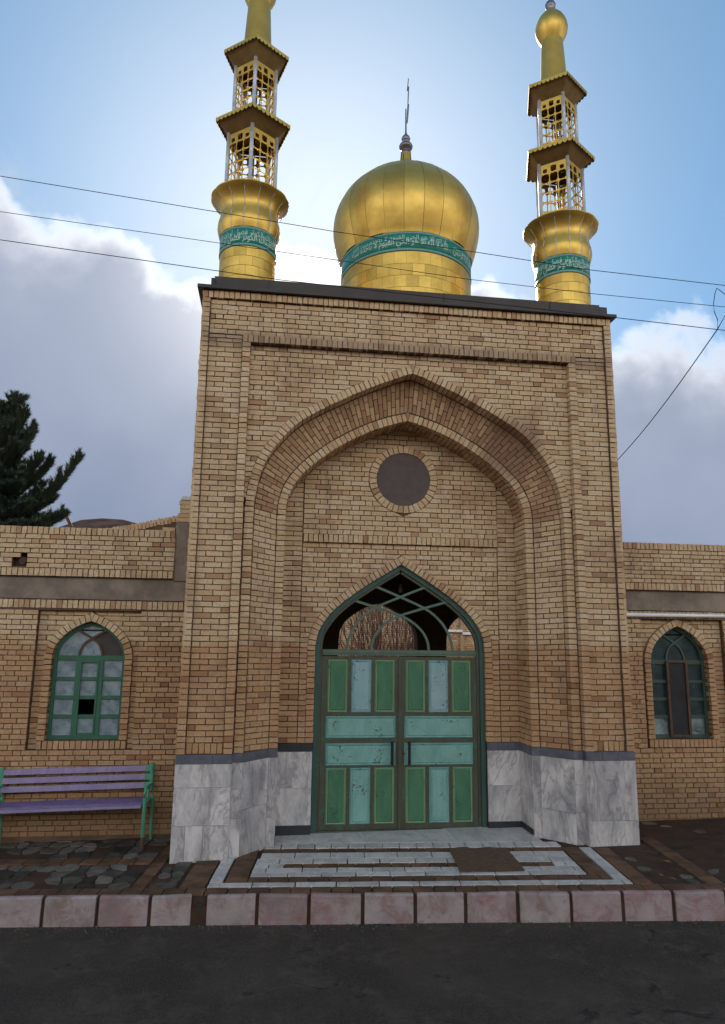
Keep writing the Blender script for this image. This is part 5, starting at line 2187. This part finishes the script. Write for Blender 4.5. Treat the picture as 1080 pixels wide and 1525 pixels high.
# ================================================================== HILL
hm = MB()
N = 48
P = {}
hr = random.Random(8)
for i in range(N + 1):
    for k in range(9):
        a = i / N
        x = -260 + 420 * a
        y = 250 + 30 * k - 40
        ridge = 59.5 * math.exp(-((x + 76) / 62) ** 2) + 14 * math.exp(-((x - 70) / 60) ** 2)
        h = ridge * math.sin(math.pi * k / 8) ** .8 if 0 < k < 8 else 0
        P[i, k] = (x, y, -1.5 + h + (hr.uniform(-.5, .5) if 0 < k < 8 else 0))
for i in range(N):
    for k in range(8):
        hm.face(P[i, k], P[i + 1, k], P[i + 1, k + 1], P[i, k + 1])
tag(hm.build('hill', FAR_HILL, None, True), kind='structure')

# ================================================================== CABLES AND POLE
def on_street(px, py):
    d = ray(px, py)
    t = (-0.9 - .1 * CAM.x - CAM.y) / (d.y + .1 * d.x)
    return CAM + d * t


PX = 4.25
PY = -0.9 - .1 * PX
cables = [([(0, 262), (320, 315), (500, 345), (700, 374), (880, 402), (1080, 425)], 'topmost black overhead cable crossing before the minarets and dome', .0042),
          ([(0, 315), (300, 358), (700, 416), (880, 437), (1080, 457)], 'middle black overhead cable, crossing the inscription bands of the minarets', .0036),
          ([(0, 357), (245, 392), (420, 417), (918, 473), (1080, 492)], 'lowest black overhead cable, running along the dark roof edge', .0046)]
ends = []
for pts, lab, r in cables:
    P3 = [on_street(*p) for p in pts]
    a = P3[0] + (P3[0] - P3[1]).normalized() * 14
    a.z += .5
    b = P3[-1] + (P3[-1] - P3[-2]).normalized() * ((PX - .12 - P3[-1].x) / (P3[-1] - P3[-2]).normalized().x)
    cc = [a] + P3 + [b]
    m = MB()
    m.tube(cc, r, 6)
    tag(m.build('cable', WIRE), lab, 'cable', 'overhead street cables')
    ends.append(b)
m = MB()
p0 = on_street(1080, 470) + Vector((.35, 0, .62))
q = [ends[2] + Vector((0, .02, .2)), on_street(1080, 470), on_street(1069, 490)]
d0 = on_street(1069, 490)
endp = at_y(900, 706, 3.2)
for i in range(1, 13):
    f = i / 12
    p = d0.lerp(endp, f)
    p.z -= .10 * math.sin(math.pi * f)
    q.append(p)
m.tube(q, .0065, 6)
tag(m.build('service_cable', WIRE), 'black service cable slanting down behind the gateway from the utility pole', 'cable')
m = MB()
lp = [on_street(*p) for p in ((1090, 438), (1080, 438.5), (1072, 432), (1068, 429), (1065, 437), (1063, 452), (1064, 464), (1069, 476), (1069, 490))]
m.tube(lp, .0045, 6)
tag(m.build('jumper_wire', WIRE), 'thin looped jumper wire hanging between the cables by the utility pole', 'wire')
pole = thing('utility_pole', 'wooden utility pole carrying the overhead cables just past the white pipe', 'pole', (PX, PY, 0))
m = MB()
m.tube([(PX, PY, gz(PX) - .05), (PX, PY, 7.4)], [.11, .085], 14)
m.build('post', BARK, pole, True)
for e in ends:
    m = MB()
    m.tube([e, e + Vector((.13, .0, 0))], .02, 8)
    m.build('insulator', WHITE_PIPE, pole)
